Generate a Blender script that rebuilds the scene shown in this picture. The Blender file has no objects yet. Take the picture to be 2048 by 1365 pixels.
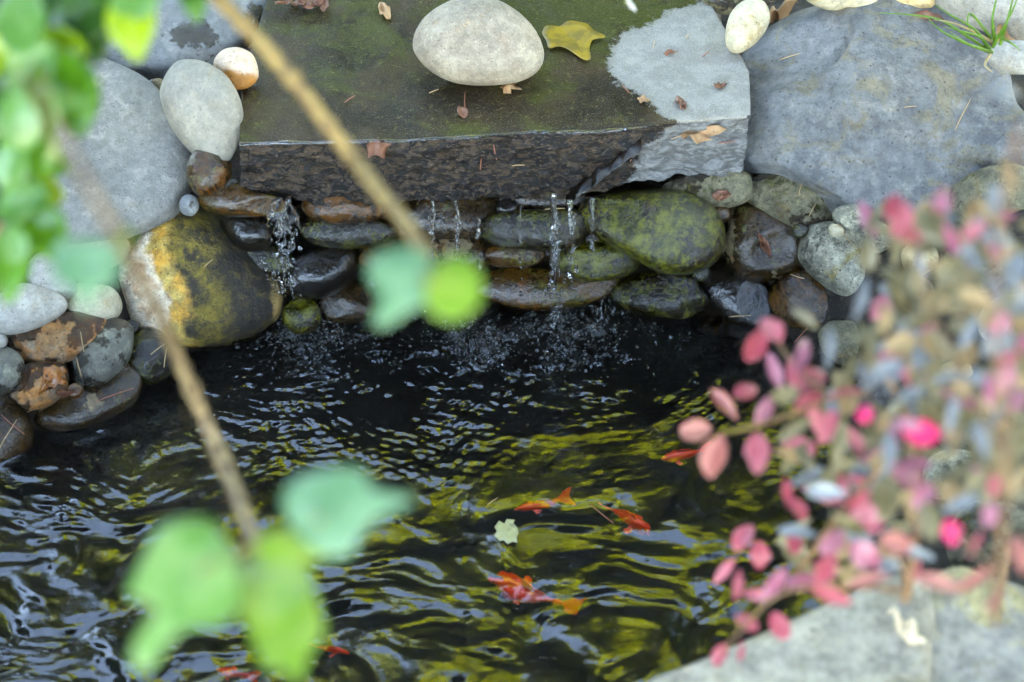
import bpy, bmesh, math, random
import numpy as np
from mathutils import Vector, noise as mnoise
from mathutils.bvhtree import BVHTree
random.seed(7)
R = math.radians
S = bpy.context.scene
COL = S.collection

# ------------------------------------------------------------------ camera, sky, sun, exposure
PITCH = R(40); LENS = 85.0; KX = 36.0 / LENS
CAM = Vector((0.0, -3.104, 2.571))
cam_d = bpy.data.cameras.new("camera"); cam = bpy.data.objects.new("camera", cam_d); COL.objects.link(cam)
cam.location = CAM; cam.rotation_euler = (R(90) - PITCH, 0, 0)
cam_d.lens = LENS; cam_d.sensor_width = 36; cam_d.clip_end = 500
cam_d.dof.use_dof = True; cam_d.dof.focus_distance = 3.93; cam_d.dof.aperture_fstop = 2.8; cam_d.dof.aperture_blades = 9
S.camera = cam
SUN_AZ = 244.0; SUN_EL = 40.0                       # clockwise from +Y
W = bpy.data.worlds.new("World"); S.world = W; W.use_nodes = True
wn = W.node_tree.nodes; wl = W.node_tree.links
sky = wn.new("ShaderNodeTexSky"); sky.sky_type = 'NISHITA'; sky.sun_disc = False
sky.sun_elevation = R(SUN_EL); sky.sun_rotation = R(SUN_AZ); sky.air_density = 1.0; sky.dust_density = 0.1; sky.ozone_density = 1.6
wl.new(sky.outputs[0], wn["Background"].inputs[0]); wn["Background"].inputs[1].default_value = 0.15
sd = bpy.data.lights.new("sun", 'SUN'); so = bpy.data.objects.new("sun", sd); COL.objects.link(so)
sd.energy = 5.0; sd.angle = R(0.53); sd.color = (1.0, 0.93, 0.82)
tosun = Vector((math.sin(R(SUN_AZ)) * math.cos(R(SUN_EL)), math.cos(R(SUN_AZ)) * math.cos(R(SUN_EL)), math.sin(R(SUN_EL))))
so.rotation_euler = tosun.to_track_quat('Z', 'Y').to_euler()
S.view_settings.view_transform = 'Standard'; S.view_settings.look = 'None'
S.view_settings.exposure = 4.75; S.view_settings.gamma = 1.0
S.view_settings.use_white_balance = True; S.view_settings.white_balance_temperature = 8100; S.view_settings.white_balance_tint = 10
S.render.engine = 'CYCLES'
cy = S.cycles
cy.use_denoising = True
try: cy.denoiser = 'OPENIMAGEDENOISE'
except Exception: pass
cy.max_bounces = 10; cy.diffuse_bounces = 3; cy.glossy_bounces = 4; cy.transmission_bounces = 8; cy.transparent_max_bounces = 8
cy.sample_clamp_indirect = 6.0; cy.blur_glossy = 0.3
cy.use_adaptive_sampling = True; cy.adaptive_threshold = 0.012

# ------------------------------------------------------------------ pixel <-> world
FW = Vector((0, math.cos(PITCH), -math.sin(PITCH))); UP = Vector((0, math.sin(PITCH), math.cos(PITCH)))
def ray(px, py):
    return FW + Vector((1, 0, 0)) * ((px - 1024) / 2048 * KX) + UP * (-(py - 682.5) / 2048 * KX)
def at_z(px, py, z): d = ray(px, py); return CAM + d * ((z - CAM.z) / d.z)
def at_y(px, py, y): d = ray(px, py); return CAM + d * ((y - CAM.y) / d.y)
def at_d(px, py, dist): return CAM + ray(px, py) * dist
def at_plane(px, py, P, n): d = ray(px, py); return CAM + d * ((P - CAM).dot(n) / d.dot(n))

# ------------------------------------------------------------------ node helper
class NB:
    def __init__(s, name):
        s.m = bpy.data.materials.new(name); s.m.use_nodes = True
        s.t = s.m.node_tree; s.n = s.t.nodes; s.l = s.t.links
        s.bsdf = s.n["Principled BSDF"]; s.out = s.n["Material Output"]
    def put(s, sock, v):
        if v is None: return
        if isinstance(v, bpy.types.NodeSocket): s.l.new(v, sock)
        else:
            try: sock.default_value = v
            except Exception:
                sock.default_value = (*v, 1.0) if len(v) == 3 else v
    def node(s, t, **k):
        nd = s.n.new(t)
        for a, b in k.items(): setattr(nd, a, b)
        return nd
    def objco(s, spread=40.0):
        tc = s.node("ShaderNodeTexCoord"); oi = s.node("ShaderNodeObjectInfo")
        v = s.node("ShaderNodeVectorMath", operation='ADD'); s.l.new(tc.outputs["Object"], v.inputs[0])
        s.l.new(s.math('MULTIPLY', oi.outputs["Random"], spread), v.inputs[1]); s.rnd = oi.outputs["Random"]
        return v.outputs[0]
    def scalev(s, vec, sc):
        v = s.node("ShaderNodeVectorMath", operation='MULTIPLY'); s.l.new(vec, v.inputs[0]); v.inputs[1].default_value = sc; return v.outputs[0]
    def noise(s, vec, scale, detail=4, rough=0.55, dist=0.0):
        n = s.node("ShaderNodeTexNoise"); s.l.new(vec, n.inputs["Vector"])
        n.inputs["Scale"].default_value = scale; n.inputs["Detail"].default_value = detail
        n.inputs["Roughness"].default_value = rough; n.inputs["Distortion"].default_value = dist
        return n.outputs["Fac"]
    def voro(s, vec, scale, feature='F1'):
        n = s.node("ShaderNodeTexVoronoi", feature=feature); s.l.new(vec, n.inputs["Vector"]); n.inputs["Scale"].default_value = scale
        return n.outputs["Distance"]
    def math(s, op, a, b=0.0, clamp=False):
        n = s.node("ShaderNodeMath", operation=op); n.use_clamp = clamp; s.put(n.inputs[0], a); s.put(n.inputs[1], b); return n.outputs[0]
    def step(s, v, lo, hi):
        n = s.node("ShaderNodeMapRange", interpolation_type='SMOOTHSTEP'); s.put(n.inputs[0], v); s.put(n.inputs[1], lo); s.put(n.inputs[2], hi); return n.outputs[0]
    def mix(s, f, a, b, mode='MIX'):
        n = s.node("ShaderNodeMix", data_type='RGBA', blend_type=mode); s.put(n.inputs[0], f); s.put(n.inputs[6], a); s.put(n.inputs[7], b); return n.outputs[2]
    def attr(s, name): return s.node("ShaderNodeAttribute", attribute_name=name)
    def bump(s, h, strength, dist, normal=None):
        n = s.node("ShaderNodeBump"); s.put(n.inputs["Height"], h); n.inputs["Strength"].default_value = strength; n.inputs["Distance"].default_value = dist
        if normal is not None: s.l.new(normal, n.inputs["Normal"])
        return n.outputs[0]
    def set(s, **k):
        for a, b in k.items(): s.put(s.bsdf.inputs[a.replace("_", " ")], b)
    def posz(s):
        g = s.node("ShaderNodeNewGeometry"); x = s.node("ShaderNodeSeparateXYZ"); s.l.new(g.outputs["Position"], x.inputs[0]); return x.outputs[2]

def rock_mat(name, c1, c2, c3, stain=None, stain_amt=0.0, moss=None, moss_amt=0.0, dark=0.2, light=0.2, wet=0.0,
             rough=0.7, sc=1.0, bump=0.5, zones=None, waterline=True, sparkle=1.0, mott=0.85):
    b = NB(name); v = b.objco()
    n1 = b.noise(v, 9 * sc, 6, 0.6, 0.4); n2 = b.noise(v, 34 * sc, 8, 0.68); n3 = b.noise(v, 260 * sc, 4, 0.7); n4 = b.noise(v, 900, 2, 0.6)
    col = b.mix(b.step(n1, 0.36, 0.64), c1, c2)
    col = b.mix(b.step(n2, 0.5, 0.68), col, c3)
    if zones: col = zones(b, v, col)
    if stain: col = b.mix(b.math('MULTIPLY', b.step(b.noise(v, 15 * sc, 8, 0.7, 0.8), 0.62 - 0.25 * stain_amt, 0.72 - 0.25 * stain_amt), 0.85), col, stain)
    col = b.mix(mott, col, b.mix(1.0, col, b.mix(b.step(b.noise(v, 55 * sc, 7, 0.75), 0.34, 0.68), (0.5, 0.5, 0.5), (1.35, 1.33, 1.28)), 'MULTIPLY'))
    col = b.mix(b.math('MULTIPLY', b.step(n3, 0.55, 0.75), light), col, b.mix(1.0, col, (2.9, 2.8, 2.5), 'MULTIPLY'))
    col = b.mix(b.math('MULTIPLY', b.step(n4, 0.52, 0.66), 0.5 * light + 0.1), col, b.mix(1.0, col, (1.9, 1.9, 1.9), 'MULTIPLY'))
    col = b.mix(b.math('MULTIPLY', b.step(b.noise(v, 190 * sc, 3, 0.6), 0.58, 0.68), dark), col, b.mix(1.0, col, (0.3, 0.29, 0.28), 'MULTIPLY'))
    col = b.mix(b.math('MULTIPLY', b.step(b.voro(v, 70 * sc), 0.16, 0.06), min(1.0, dark * 1.5)), col, b.mix(1.0, col, (0.22, 0.2, 0.19), 'MULTIPLY'))
    col = b.mix(1.0, col, (1.08, 0.99, 0.86), 'MULTIPLY')
    mossm = None
    if moss:
        mm = b.math('ADD', b.math('MULTIPLY', b.noise(v, 13 * sc, 7, 0.72, 0.5), 0.65), b.math('MULTIPLY', b.noise(v, 120, 5, 0.7), 0.35))
        t = 0.66 - 0.34 * moss_amt
        mossm = b.step(mm, t, t + 0.1)
        mcol = b.mix(b.step(b.noise(v, 45, 5, 0.7), 0.4, 0.62), tuple(x * 0.28 for x in moss), tuple(min(1, x * 1.0) for x in moss))
        mcol = b.mix(b.math('MULTIPLY', b.step(b.noise(v, 420, 3, 0.7), 0.5, 0.7), 0.8), mcol, b.mix(1.0, mcol, (0.25, 0.25, 0.25), 'MULTIPLY'))
    w = b.math('MULTIPLY', b.step(b.noise(v, 11, 5, 0.6), 0.62 - wet * 0.45, 0.66 - wet * 0.45), 1.0 if wet > 0 else 0.0)
    if waterline:
        zl = b.math('ADD', b.posz(), b.math('MULTIPLY', b.math('SUBTRACT', b.noise(v, 30, 4), 0.5), 0.05))
        w = b.math('MAXIMUM', w, b.step(zl, 0.045, 0.03))
    wetcol = b.mix(1.0, col, (0.17, 0.13, 0.085), 'MULTIPLY')
    col = b.mix(w, col, wetcol)
    if moss: col = b.mix(b.math('MULTIPLY', mossm, 0.92), col, mcol)
    rg = b.math('ADD', b.math('MULTIPLY', b.noise(v, 70, 4), 0.22), 0.0)
    rr = b.node("ShaderNodeMix", data_type='FLOAT'); b.put(rr.inputs[0], w); b.put(rr.inputs[2], rough); b.put(rr.inputs[3], b.math('ADD', rg, 0.03))
    hh = b.math('ADD', b.math('MULTIPLY', n2, 1.0), b.math('MULTIPLY', n3, 0.22 if wet < 0.5 else 0.06))
    if mossm is not None: hh = b.math('ADD', hh, b.math('MULTIPLY', b.math('MULTIPLY', mossm, b.noise(v, 330, 3, 0.7)), 0.5 if wet < 0.5 else 0.25))
    nm = b.bump(hh, min(1.0, bump * (1.5 if wet < 0.5 else 0.9)), 0.02 if wet < 0.5 else 0.007)
    nm = b.bump(b.noise(v, 420 if wet < 0.5 else 170, 3, 0.6), 0.2 * sparkle if wet < 0.5 else 0.6, 0.0012 if wet < 0.5 else 0.0020, nm)
    b.set(Base_Color=col, Roughness=rr.outputs[0], Normal=nm, Specular_IOR_Level=b.math('SUBTRACT', 0.5, b.math('MULTIPLY', w, 0.45)), Coat_Weight=w, Coat_Roughness=0.035, Coat_IOR=1.5)
    b.bsdf.inputs["Coat Normal"].default_value = (0, 0, 0)
    b.l.new(nm, b.bsdf.inputs["Coat Normal"])
    return b.m

# ------------------------------------------------------------------ object helpers
def tag(o, label, cat, group=None, kind='thing'):
    o["label"] = label; o["category"] = cat; o["kind"] = kind
    if group: o["group"] = group
    return o
def struct(o, kind='structure'): o["kind"] = kind; return o
def link(name, me, mat=None, parent=None, loc=None):
    if mat is not None: me.materials.append(mat)
    o = bpy.data.objects.new(name, me); COL.objects.link(o)
    if loc is not None: o.location = loc
    if parent is not None: o.parent = parent
    return o
def mesh(name, verts, faces, smooth=True):
    me = bpy.data.meshes.new(name); me.from_pydata([tuple(v) for v in verts], [], faces)
    if smooth:
        me.polygons.foreach_set("use_smooth", [True] * len(me.polygons))
    me.update(); return me
def npmesh(name, V, F, smooth=True):
    V = np.asarray(V, dtype=np.float32); F = np.asarray(F, dtype=np.int32); k = F.shape[1]
    me = bpy.data.meshes.new(name); me.vertices.add(len(V)); me.vertices.foreach_set("co", V.ravel())
    me.loops.add(F.size); me.loops.foreach_set("vertex_index", F.ravel())
    me.polygons.add(len(F)); me.polygons.foreach_set("loop_start", np.arange(0, F.size, k, dtype=np.int32))
    me.polygons.foreach_set("use_smooth", np.full(len(F), smooth))
    me.update(calc_edges=True); me.validate(); return me
def gridfaces(nu, nv):
    i = np.arange(nu - 1)[:, None] * nv + np.arange(nv - 1)[None, :]
    i = i.ravel(); return np.stack([i, i + nv, i + nv + 1, i + 1], 1)
def empty(name, loc):
    o = bpy.data.objects.new(name, None); COL.objects.link(o); o.location = loc; o.empty_display_size = 0.05; return o
def fbm(p, o=3): return mnoise.fractal(p, 1.0, 2.0, o, noise_basis='PERLIN_ORIGINAL')

# ------------------------------------------------------------------ numpy perlin
_rs = np.random.RandomState(3); _perm = _rs.permutation(512); _perm = np.concatenate([_perm, _perm, _perm])
_gr = np.stack([np.cos(np.linspace(0, 2 * np.pi, 64, endpoint=False)), np.sin(np.linspace(0, 2 * np.pi, 64, endpoint=False))], 1)
def perlin(x, y, seed=0):
    x = x + seed * 17.31; y = y + seed * 9.73
    xi = np.floor(x).astype(int); yi = np.floor(y).astype(int); xf = x - xi; yf = y - yi
    xi &= 511; yi &= 511
    f = lambda t: t * t * t * (t * (t * 6 - 15) + 10)
    def g(ix, iy, dx, dy):
        h = _perm[(_perm[ix & 511] + iy) & 511] & 63
        return _gr[h, 0] * dx + _gr[h, 1] * dy
    u = f(xf); v = f(yf)
    a = g(xi, yi, xf, yf) * (1 - u) + g(xi + 1, yi, xf - 1, yf) * u
    c = g(xi, yi + 1, xf, yf - 1) * (1 - u) + g(xi + 1, yi + 1, xf - 1, yf - 1) * u
    return (a * (1 - v) + c * v) * 1.5
def sdist(X, Y, poly):
    """signed distance to a closed polygon, positive outside"""
    P = np.asarray(poly); d = np.full(X.shape, 1e9); ins = np.zeros(X.shape, bool)
    for i in range(len(P)):
        a = P[i]; c = P[(i + 1) % len(P)]; e = c - a
        t = np.clip(((X - a[0]) * e[0] + (Y - a[1]) * e[1]) / (e @ e), 0, 1)
        d = np.minimum(d, np.hypot(X - a[0] - t * e[0], Y - a[1] - t * e[1]))
        cnd = ((a[1] > Y) != (c[1] > Y)) & (X < (c[0] - a[0]) * (Y - a[1]) / (c[1] - a[1] + 1e-12) + a[0]); ins ^= cnd
    return np.where(ins, -d, d)

# ------------------------------------------------------------------ ground + pond bed
PX = [(-160, 930), (60, 880), (150, 850), (275, 785), (345, 740), (500, 690), (560, 640), (750, 615), (960, 590), (1220, 588),
      (1400, 615), (1540, 655), (1640, 760), (1700, 900), (1725, 1050), (1690, 1180), (1600, 1250)]
POND = [tuple(at_z(x, y, 0).xy) for x, y in PX] + [(0.30, -0.86), (0.1, -1.0), (-0.3, -1.12), (-0.8, -1.1), (-1.0, -0.8)]
def axis(lo, hi, n, far):
    mid = np.linspace(lo, hi, n); o = np.array([0.25, 0.7, 1.6, 3, 6, 12, 25, far]); return np.concatenate([lo - o[::-1], mid, hi + o])
gx = axis(-1.5, 1.5, 150, 60); gy = axis(-1.6, 1.4, 150, 60)
GX, GY = np.meshgrid(gx, gy, indexing='ij')
D = sdist(GX, GY, POND)
def sm(a, b, t): t = np.clip((t - a) / (b - a), 0, 1); return t * t * (3 - 2 * t)
GZ = -0.38 * sm(0.03, -0.22, D) + 0.14 * sm(0.01, 0.12, D) + 0.12 * sm(0.10, 0.35, D)
GZ += 0.012 * perlin(GX * 9, GY * 9) + 0.006 * perlin(GX * 31, GY * 31, 4)
GZ = np.where(GY < -0.9, np.where(D > 0, GZ + 0.10 * sm(0.0, 0.3, D), GZ), GZ)
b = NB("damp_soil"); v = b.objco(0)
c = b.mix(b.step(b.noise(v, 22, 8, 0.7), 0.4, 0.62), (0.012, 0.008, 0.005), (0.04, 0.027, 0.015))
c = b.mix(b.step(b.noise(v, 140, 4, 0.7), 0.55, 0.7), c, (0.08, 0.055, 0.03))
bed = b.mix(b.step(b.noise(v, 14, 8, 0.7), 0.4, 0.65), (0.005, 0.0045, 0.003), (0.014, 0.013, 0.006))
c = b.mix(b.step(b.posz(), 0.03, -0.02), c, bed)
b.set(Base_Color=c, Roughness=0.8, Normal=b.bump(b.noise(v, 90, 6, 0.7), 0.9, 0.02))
NS = [tuple(at_z(a_, b_, 0.40).xy) for a_, b_ in [(1360, 1380), (1560, 1290), (1790, 1190), (1900, 1180), (2150, 1170), (2200, 1500), (1800, 1650), (1400, 1600)]]
GZ = np.maximum(GZ, np.where(sdist(GX, GY, NS) < 0.0, 0.39 * sm(0.01, -0.09, sdist(GX, GY, NS)), -9))
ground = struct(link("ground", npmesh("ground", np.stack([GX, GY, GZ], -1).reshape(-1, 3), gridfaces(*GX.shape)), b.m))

# ------------------------------------------------------------------ stones
ROCKS = []
def smooth_outline(pts, n=72):
    P = np.array(pts, float); m = len(P); out = []
    for i in range(m):
        p0, p1, p2, p3 = P[i - 1], P[i], P[(i + 1) % m], P[(i + 2) % m]
        for t in np.linspace(0, 1, 12, endpoint=False):
            out.append(0.5 * ((2 * p1) + (-p0 + p2) * t + (2 * p0 - 5 * p1 + 4 * p2 - p3) * t * t + (-p0 + 3 * p1 - 3 * p2 + p3) * t ** 3))
    return np.array(out)
def ell(cx, cy, a, bb, ang=0):
    r = R(ang); return [(cx + a * math.cos(t) * math.cos(r) - bb * math.sin(t) * math.sin(r), cy + a * math.cos(t) * math.sin(r) + bb * math.sin(t) * math.cos(r))
                        for t in np.linspace(0, 2 * math.pi, 10, endpoint=False)]
def rock(name, label, cat, pts, mat, z=None, y=None, d=None, tilt=15, k=0.75, e=0.8, amp=0.06, group=None, res=(80, 40), skew=0.12, crease=0.0, facets=None, fs=0.62, grow=1.05):
    C2 = np.mean(smooth_outline(pts), axis=0); pts = [(C2[0] + (x_ - C2[0]) * grow, C2[1] + (y_ - C2[1]) * grow) for x_, y_ in pts]
    P = at_z(*C2, z) if z is not None else (at_y(*C2, y) if y is not None else at_d(*C2, d))
    vd = (CAM - P).normalized(); u = (Vector((0, 0, 1)) - vd * vd.z).normalized()
    n = (vd * math.cos(R(tilt)) + u * math.sin(R(tilt))).normalized()
    a = Vector((1, 0, 0)); a = (a - n * a.dot(n)).normalized(); bb = n.cross(a)
    q = smooth_outline(pts); L = []
    for x, yy in q:
        w = at_plane(x, yy, P, n) - P; L.append((w.dot(a), w.dot(bb)))
    L = np.array(L); ang = np.arctan2(L[:, 1], L[:, 0]); rad = np.hypot(L[:, 0], L[:, 1]); o = np.argsort(ang); ang, rad = ang[o], rad[o]
    nu, nv = res
    ph = np.linspace(-math.pi, math.pi, nu, endpoint=False)
    rr = np.interp(ph, np.concatenate([ang[-1:] - 2 * math.pi, ang, ang[:1] + 2 * math.pi]), np.concatenate([rad[-1:], rad, rad[:1]]))
    rr = (np.roll(rr, 1) + 2 * rr + np.roll(rr, -1)) / 4
    ra = np.abs(L[:, 0]).max(); rb = np.abs(L[:, 1]).max(); size = min(ra, rb); t = k * size
    rnd = random.Random(label); sx, sy = (rnd.uniform(-1, 1) * skew * size for _ in range(2)); sd = Vector((rnd.uniform(0, 90), rnd.uniform(0, 90), rnd.uniform(0, 90)))
    if facets is None:
        facets = []
        for q_ in range(5):
            f_ = Vector((rnd.gauss(0, 1), rnd.gauss(0, 1), abs(rnd.gauss(0, 0.8)) + 0.15)).normalized(); facets.append((f_, rnd.uniform(0.76, 0.93)))
    else: facets = [(Vector(f_).normalized(), d_) for f_, d_ in facets]
    V = []; PN = []; F = []
    for j in range(nv + 1):
        la = -math.pi / 2 + math.pi * j / nv
        c = max(0.0, math.cos(la)) ** e; s = math.copysign(abs(math.sin(la)) ** min(1.0, e + 0.1), math.sin(la))
        for i in range(nu):
            x = rr[i] * math.cos(ph[i]) * c + sx * s; yy = rr[i] * math.sin(ph[i]) * c + sy * s
            p = a * x + bb * yy + n * (t * s)
            q0 = p / size * 0.9 + sd
            dirn = (a * (x / ra) + bb * (yy / rb) + n * s).normalized()
            edge = 0.35 + 0.65 * abs(s)
            h = amp * edge * fbm(q0, 2) + amp * 0.22 * fbm(q0 * 4, 3)
            if crease: h -= crease * max(0.0, 1 - abs(fbm(q0 * 0.9 + Vector((5, 3, 1)), 2)) * 7) * abs(s)
            un = Vector((x / ra, yy / rb, s)); cut = Vector((0, 0, 0))
            for f_, d_ in facets:
                ex = un.dot(f_) - d_
                if ex > 0:
                    ex = ex * ex / (ex + 0.05) * fs; cut += (a * (f_.x * ra) + bb * (f_.y * rb) + n * (f_.z * t)) * ex
            V.append(p + dirn * (h * size) - cut); PN.append((x / ra, yy / rb, s))
    for j in range(nv):
        for i in range(nu):
            i2 = (i + 1) % nu; F.append((j * nu + i, j * nu + i2, (j + 1) * nu + i2, (j + 1) * nu + i))
    me = mesh(name, V, F)
    at = me.attributes.new("pn", 'FLOAT_VECTOR', 'POINT'); at.data.foreach_set("vector", np.array(PN, np.float32).ravel())
    bm = bmesh.new(); bm.from_mesh(me); bmesh.ops.remove_doubles(bm, verts=bm.verts, dist=1e-6); bm.to_mesh(me); bm.free()
    o = link(name, me, mat, None, P); tag(o, label, cat, group); ROCKS.append(o); return o

MOSS = (0.075, 0.085, 0.010); ALGA = (0.22, 0.15, 0.018); DMOSS = (0.04, 0.055, 0.005)
M = {}
M['slate'] = rock_mat("slate_stone", (0.13, 0.137, 0.145), (0.185, 0.19, 0.195), (0.235, 0.238, 0.24), dark=0.35, light=0.25, rough=0.75, bump=0.35, stain=(0.17, 0.17, 0.16), stain_amt=0.1, mott=0.45)
M['slate_dark'] = rock_mat("dark_slate_stone", (0.12, 0.135, 0.16), (0.165, 0.18, 0.2), (0.2, 0.22, 0.24), dark=0.3, light=0.25, rough=0.6, bump=0.3, wet=0.12, mott=0.45)
M['blue'] = rock_mat("blue_grey_boulder", (0.095, 0.105, 0.125), (0.14, 0.152, 0.175), (0.19, 0.197, 0.21), stain=(0.15, 0.135, 0.10), stain_amt=0.45, moss=(0.17, 0.165, 0.07), moss_amt=0.12, dark=0.5, light=0.25, rough=0.62, bump=0.5, sc=0.8, mott=0.65)
M['pale'] = rock_mat("pale_stone", (0.21, 0.19, 0.165), (0.31, 0.285, 0.25), (0.20, 0.165, 0.14), stain=(0.38, 0.26, 0.15), stain_amt=0.05, dark=0.4, light=0.5, rough=0.75, bump=0.3, mott=0.5)
M['egg'] = rock_mat("grey_egg_stone", (0.18, 0.183, 0.18), (0.25, 0.25, 0.235), (0.21, 0.2, 0.175), stain=(0.3, 0.27, 0.2), stain_amt=0.15, dark=0.25, light=0.2, rough=0.7, bump=0.25, mott=0.4)
def z_pink(b, v, col):
    s = b.node("ShaderNodeSeparateXYZ"); b.l.new(b.attr("pn").outputs["Vector"], s.inputs[0])
    return b.mix(b.step(b.math('ADD', s.outputs[1], b.math('MULTIPLY', b.noise(v, 60, 4), 0.7)), 0.15, -0.25), col, (0.33, 0.15, 0.035))
M['pink'] = rock_mat("pinkish_pebble", (0.46, 0.36, 0.30), (0.5, 0.41, 0.35), (0.4, 0.3, 0.23), dark=0.4, light=0.3, rough=0.55, bump=0.25, zones=z_pink, mott=0.4)
M['cream'] = rock_mat("cream_stone", (0.33, 0.31, 0.24), (0.4, 0.38, 0.31), (0.3, 0.25, 0.15), stain=(0.25, 0.2, 0.08), stain_amt=0.2, moss=(0.14, 0.13, 0.04), moss_amt=0.1, dark=0.4, light=0.3, rough=0.7, bump=0.3, mott=0.5)
M['greypale'] = rock_mat("pale_grey_stone", (0.24, 0.245, 0.255), (0.31, 0.31, 0.305), (0.26, 0.245, 0.22), dark=0.4, light=0.3, rough=0.7, bump=0.3, mott=0.5)
M['warm'] = rock_mat("tan_stone", (0.5, 0.38, 0.2), (0.55, 0.46, 0.3), (0.42, 0.32, 0.18), dark=0.4, light=0.3, rough=0.7, bump=0.3, mott=0.5)
M['moss'] = rock_mat("mossy_wet_stone", (0.06, 0.045, 0.02), (0.11, 0.085, 0.03), (0.16, 0.12, 0.04), moss=(0.105, 0.10, 0.004), moss_amt=0.76, wet=0.75, dark=0.5, light=0.5, bump=0.8, sparkle=2)
M['mossdark'] = rock_mat("dark_mossy_stone", (0.03, 0.025, 0.015), (0.065, 0.055, 0.03), (0.1, 0.08, 0.035), moss=(0.075, 0.072, 0.006), moss_amt=0.55, wet=1.0, dark=0.5, light=0.5, bump=0.7, sparkle=2)
M['brown'] = rock_mat("wet_brown_stone", (0.09, 0.06, 0.03), (0.28, 0.17, 0.05), (0.34, 0.24, 0.09), stain=(0.5, 0.24, 0.03), stain_amt=0.6, moss=(0.10, 0.085, 0.012), moss_amt=0.45, wet=0.95, dark=0.6, light=0.4, bump=0.7, sparkle=2)
M['ochre'] = rock_mat("wet_ochre_stone", (0.26, 0.16, 0.06), (0.36, 0.23, 0.08), (0.10, 0.07, 0.035), stain=(0.5, 0.24, 0.03), stain_amt=0.4, moss=(0.10, 0.08, 0.010), moss_amt=0.5, wet=0.8, dark=0.6, light=0.4, bump=0.5, sparkle=1.5)
M['black'] = rock_mat("wet_black_stone", (0.03, 0.03, 0.033), (0.06, 0.06, 0.064), (0.08, 0.07, 0.06), wet=1.0, dark=0.4, light=0.5, bump=0.35, sparkle=1.5, moss=DMOSS, moss_amt=0.08)
M['greywet'] = rock_mat("damp_grey_stone", (0.10, 0.08, 0.05), (0.19, 0.15, 0.09), (0.24, 0.19, 0.11), stain=(0.2, 0.11, 0.03), stain_amt=0.3, moss=(0.11, 0.11, 0.03), moss_amt=0.3, wet=0.55, dark=0.6, light=0.5, bump=0.6)
M['damp'] = rock_mat("damp_olive_stone", (0.12, 0.115, 0.08), (0.18, 0.17, 0.12), (0.22, 0.2, 0.13), stain=(0.15, 0.11, 0.04), stain_amt=0.3, moss=(0.13, 0.125, 0.03), moss_amt=0.42, wet=0.2, dark=0.6, light=0.5, rough=0.6, bump=0.6)
M['speck'] = rock_mat("speckled_stone", (0.18, 0.18, 0.15), (0.33, 0.33, 0.28), (0.42, 0.42, 0.35), stain=(0.25, 0.2, 0.05), stain_amt=0.12, moss=(0.06, 0.06, 0.03), moss_amt=0.42, wet=0.0, dark=0.9, light=0.5, rough=0.65, bump=0.5)
M['lichen'] = rock_mat("lichen_grey_stone", (0.09, 0.095, 0.09), (0.13, 0.135, 0.125), (0.24, 0.26, 0.22), moss=(0.2, 0.22, 0.17), moss_amt=0.25, wet=0.35, dark=0.4, light=0.5, rough=0.45, bump=0.5)
M['orange'] = rock_mat("rusty_stone", (0.26, 0.15, 0.07), (0.16, 0.12, 0.09), (0.32, 0.29, 0.26), stain=(0.36, 0.15, 0.035), stain_amt=0.5, dark=0.7, light=0.4, wet=0.25, rough=0.5, bump=0.5)
M['sub'] = rock_mat("submerged_stone", (0.10, 0.065, 0.025), (0.16, 0.11, 0.045), (0.07, 0.06, 0.03), moss=(0.09, 0.08, 0.02), moss_amt=0.3, dark=0.5, light=0.3, bump=0.6)
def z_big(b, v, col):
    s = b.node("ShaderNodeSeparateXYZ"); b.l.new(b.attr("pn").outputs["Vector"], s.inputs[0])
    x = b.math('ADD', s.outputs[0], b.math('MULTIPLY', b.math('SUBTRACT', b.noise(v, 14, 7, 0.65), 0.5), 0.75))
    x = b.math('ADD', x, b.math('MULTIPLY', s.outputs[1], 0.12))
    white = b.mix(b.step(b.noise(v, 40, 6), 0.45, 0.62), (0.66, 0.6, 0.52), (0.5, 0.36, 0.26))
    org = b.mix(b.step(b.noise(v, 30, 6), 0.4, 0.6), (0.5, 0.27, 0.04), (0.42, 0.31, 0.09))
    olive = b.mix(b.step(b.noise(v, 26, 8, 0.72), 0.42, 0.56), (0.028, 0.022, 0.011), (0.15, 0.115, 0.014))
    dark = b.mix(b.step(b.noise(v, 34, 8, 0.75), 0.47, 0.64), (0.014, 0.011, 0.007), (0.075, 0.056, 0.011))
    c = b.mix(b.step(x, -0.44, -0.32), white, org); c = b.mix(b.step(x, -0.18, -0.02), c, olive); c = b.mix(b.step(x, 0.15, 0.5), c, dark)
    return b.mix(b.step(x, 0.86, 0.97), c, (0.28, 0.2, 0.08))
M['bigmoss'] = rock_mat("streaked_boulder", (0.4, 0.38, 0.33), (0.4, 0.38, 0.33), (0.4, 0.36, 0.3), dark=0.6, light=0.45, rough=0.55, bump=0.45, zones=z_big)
M['nearslab'] = rock_mat("weathered_paving_stone", (0.22, 0.215, 0.20), (0.29, 0.285, 0.265), (0.33, 0.315, 0.28), stain=(0.22, 0.2, 0.15), stain_amt=0.35, moss=(0.25, 0.24, 0.14), moss_amt=0.12, dark=0.4, light=0.3, rough=0.8, bump=0.5, sc=0.6)
M['nearblue'] = rock_mat("blue_paving_stone", (0.17, 0.175, 0.18), (0.22, 0.22, 0.22), (0.25, 0.23, 0.17), stain=(0.3, 0.27, 0.14), stain_amt=0.25, dark=0.4, light=0.3, rough=0.8, bump=0.5, sc=0.6)

WALL = "round wet stones of the wall under the waterfall ledge"
LB = "rounded stones of the left bank"; RB = "rounded stones of the right bank"; TB = "stones edging the top of the bank"
def st(label, pts, m, g=None, cat="stone", name="river_stone", **k): return rock(name, label, cat, pts, M[m], group=g, **k)

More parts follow.
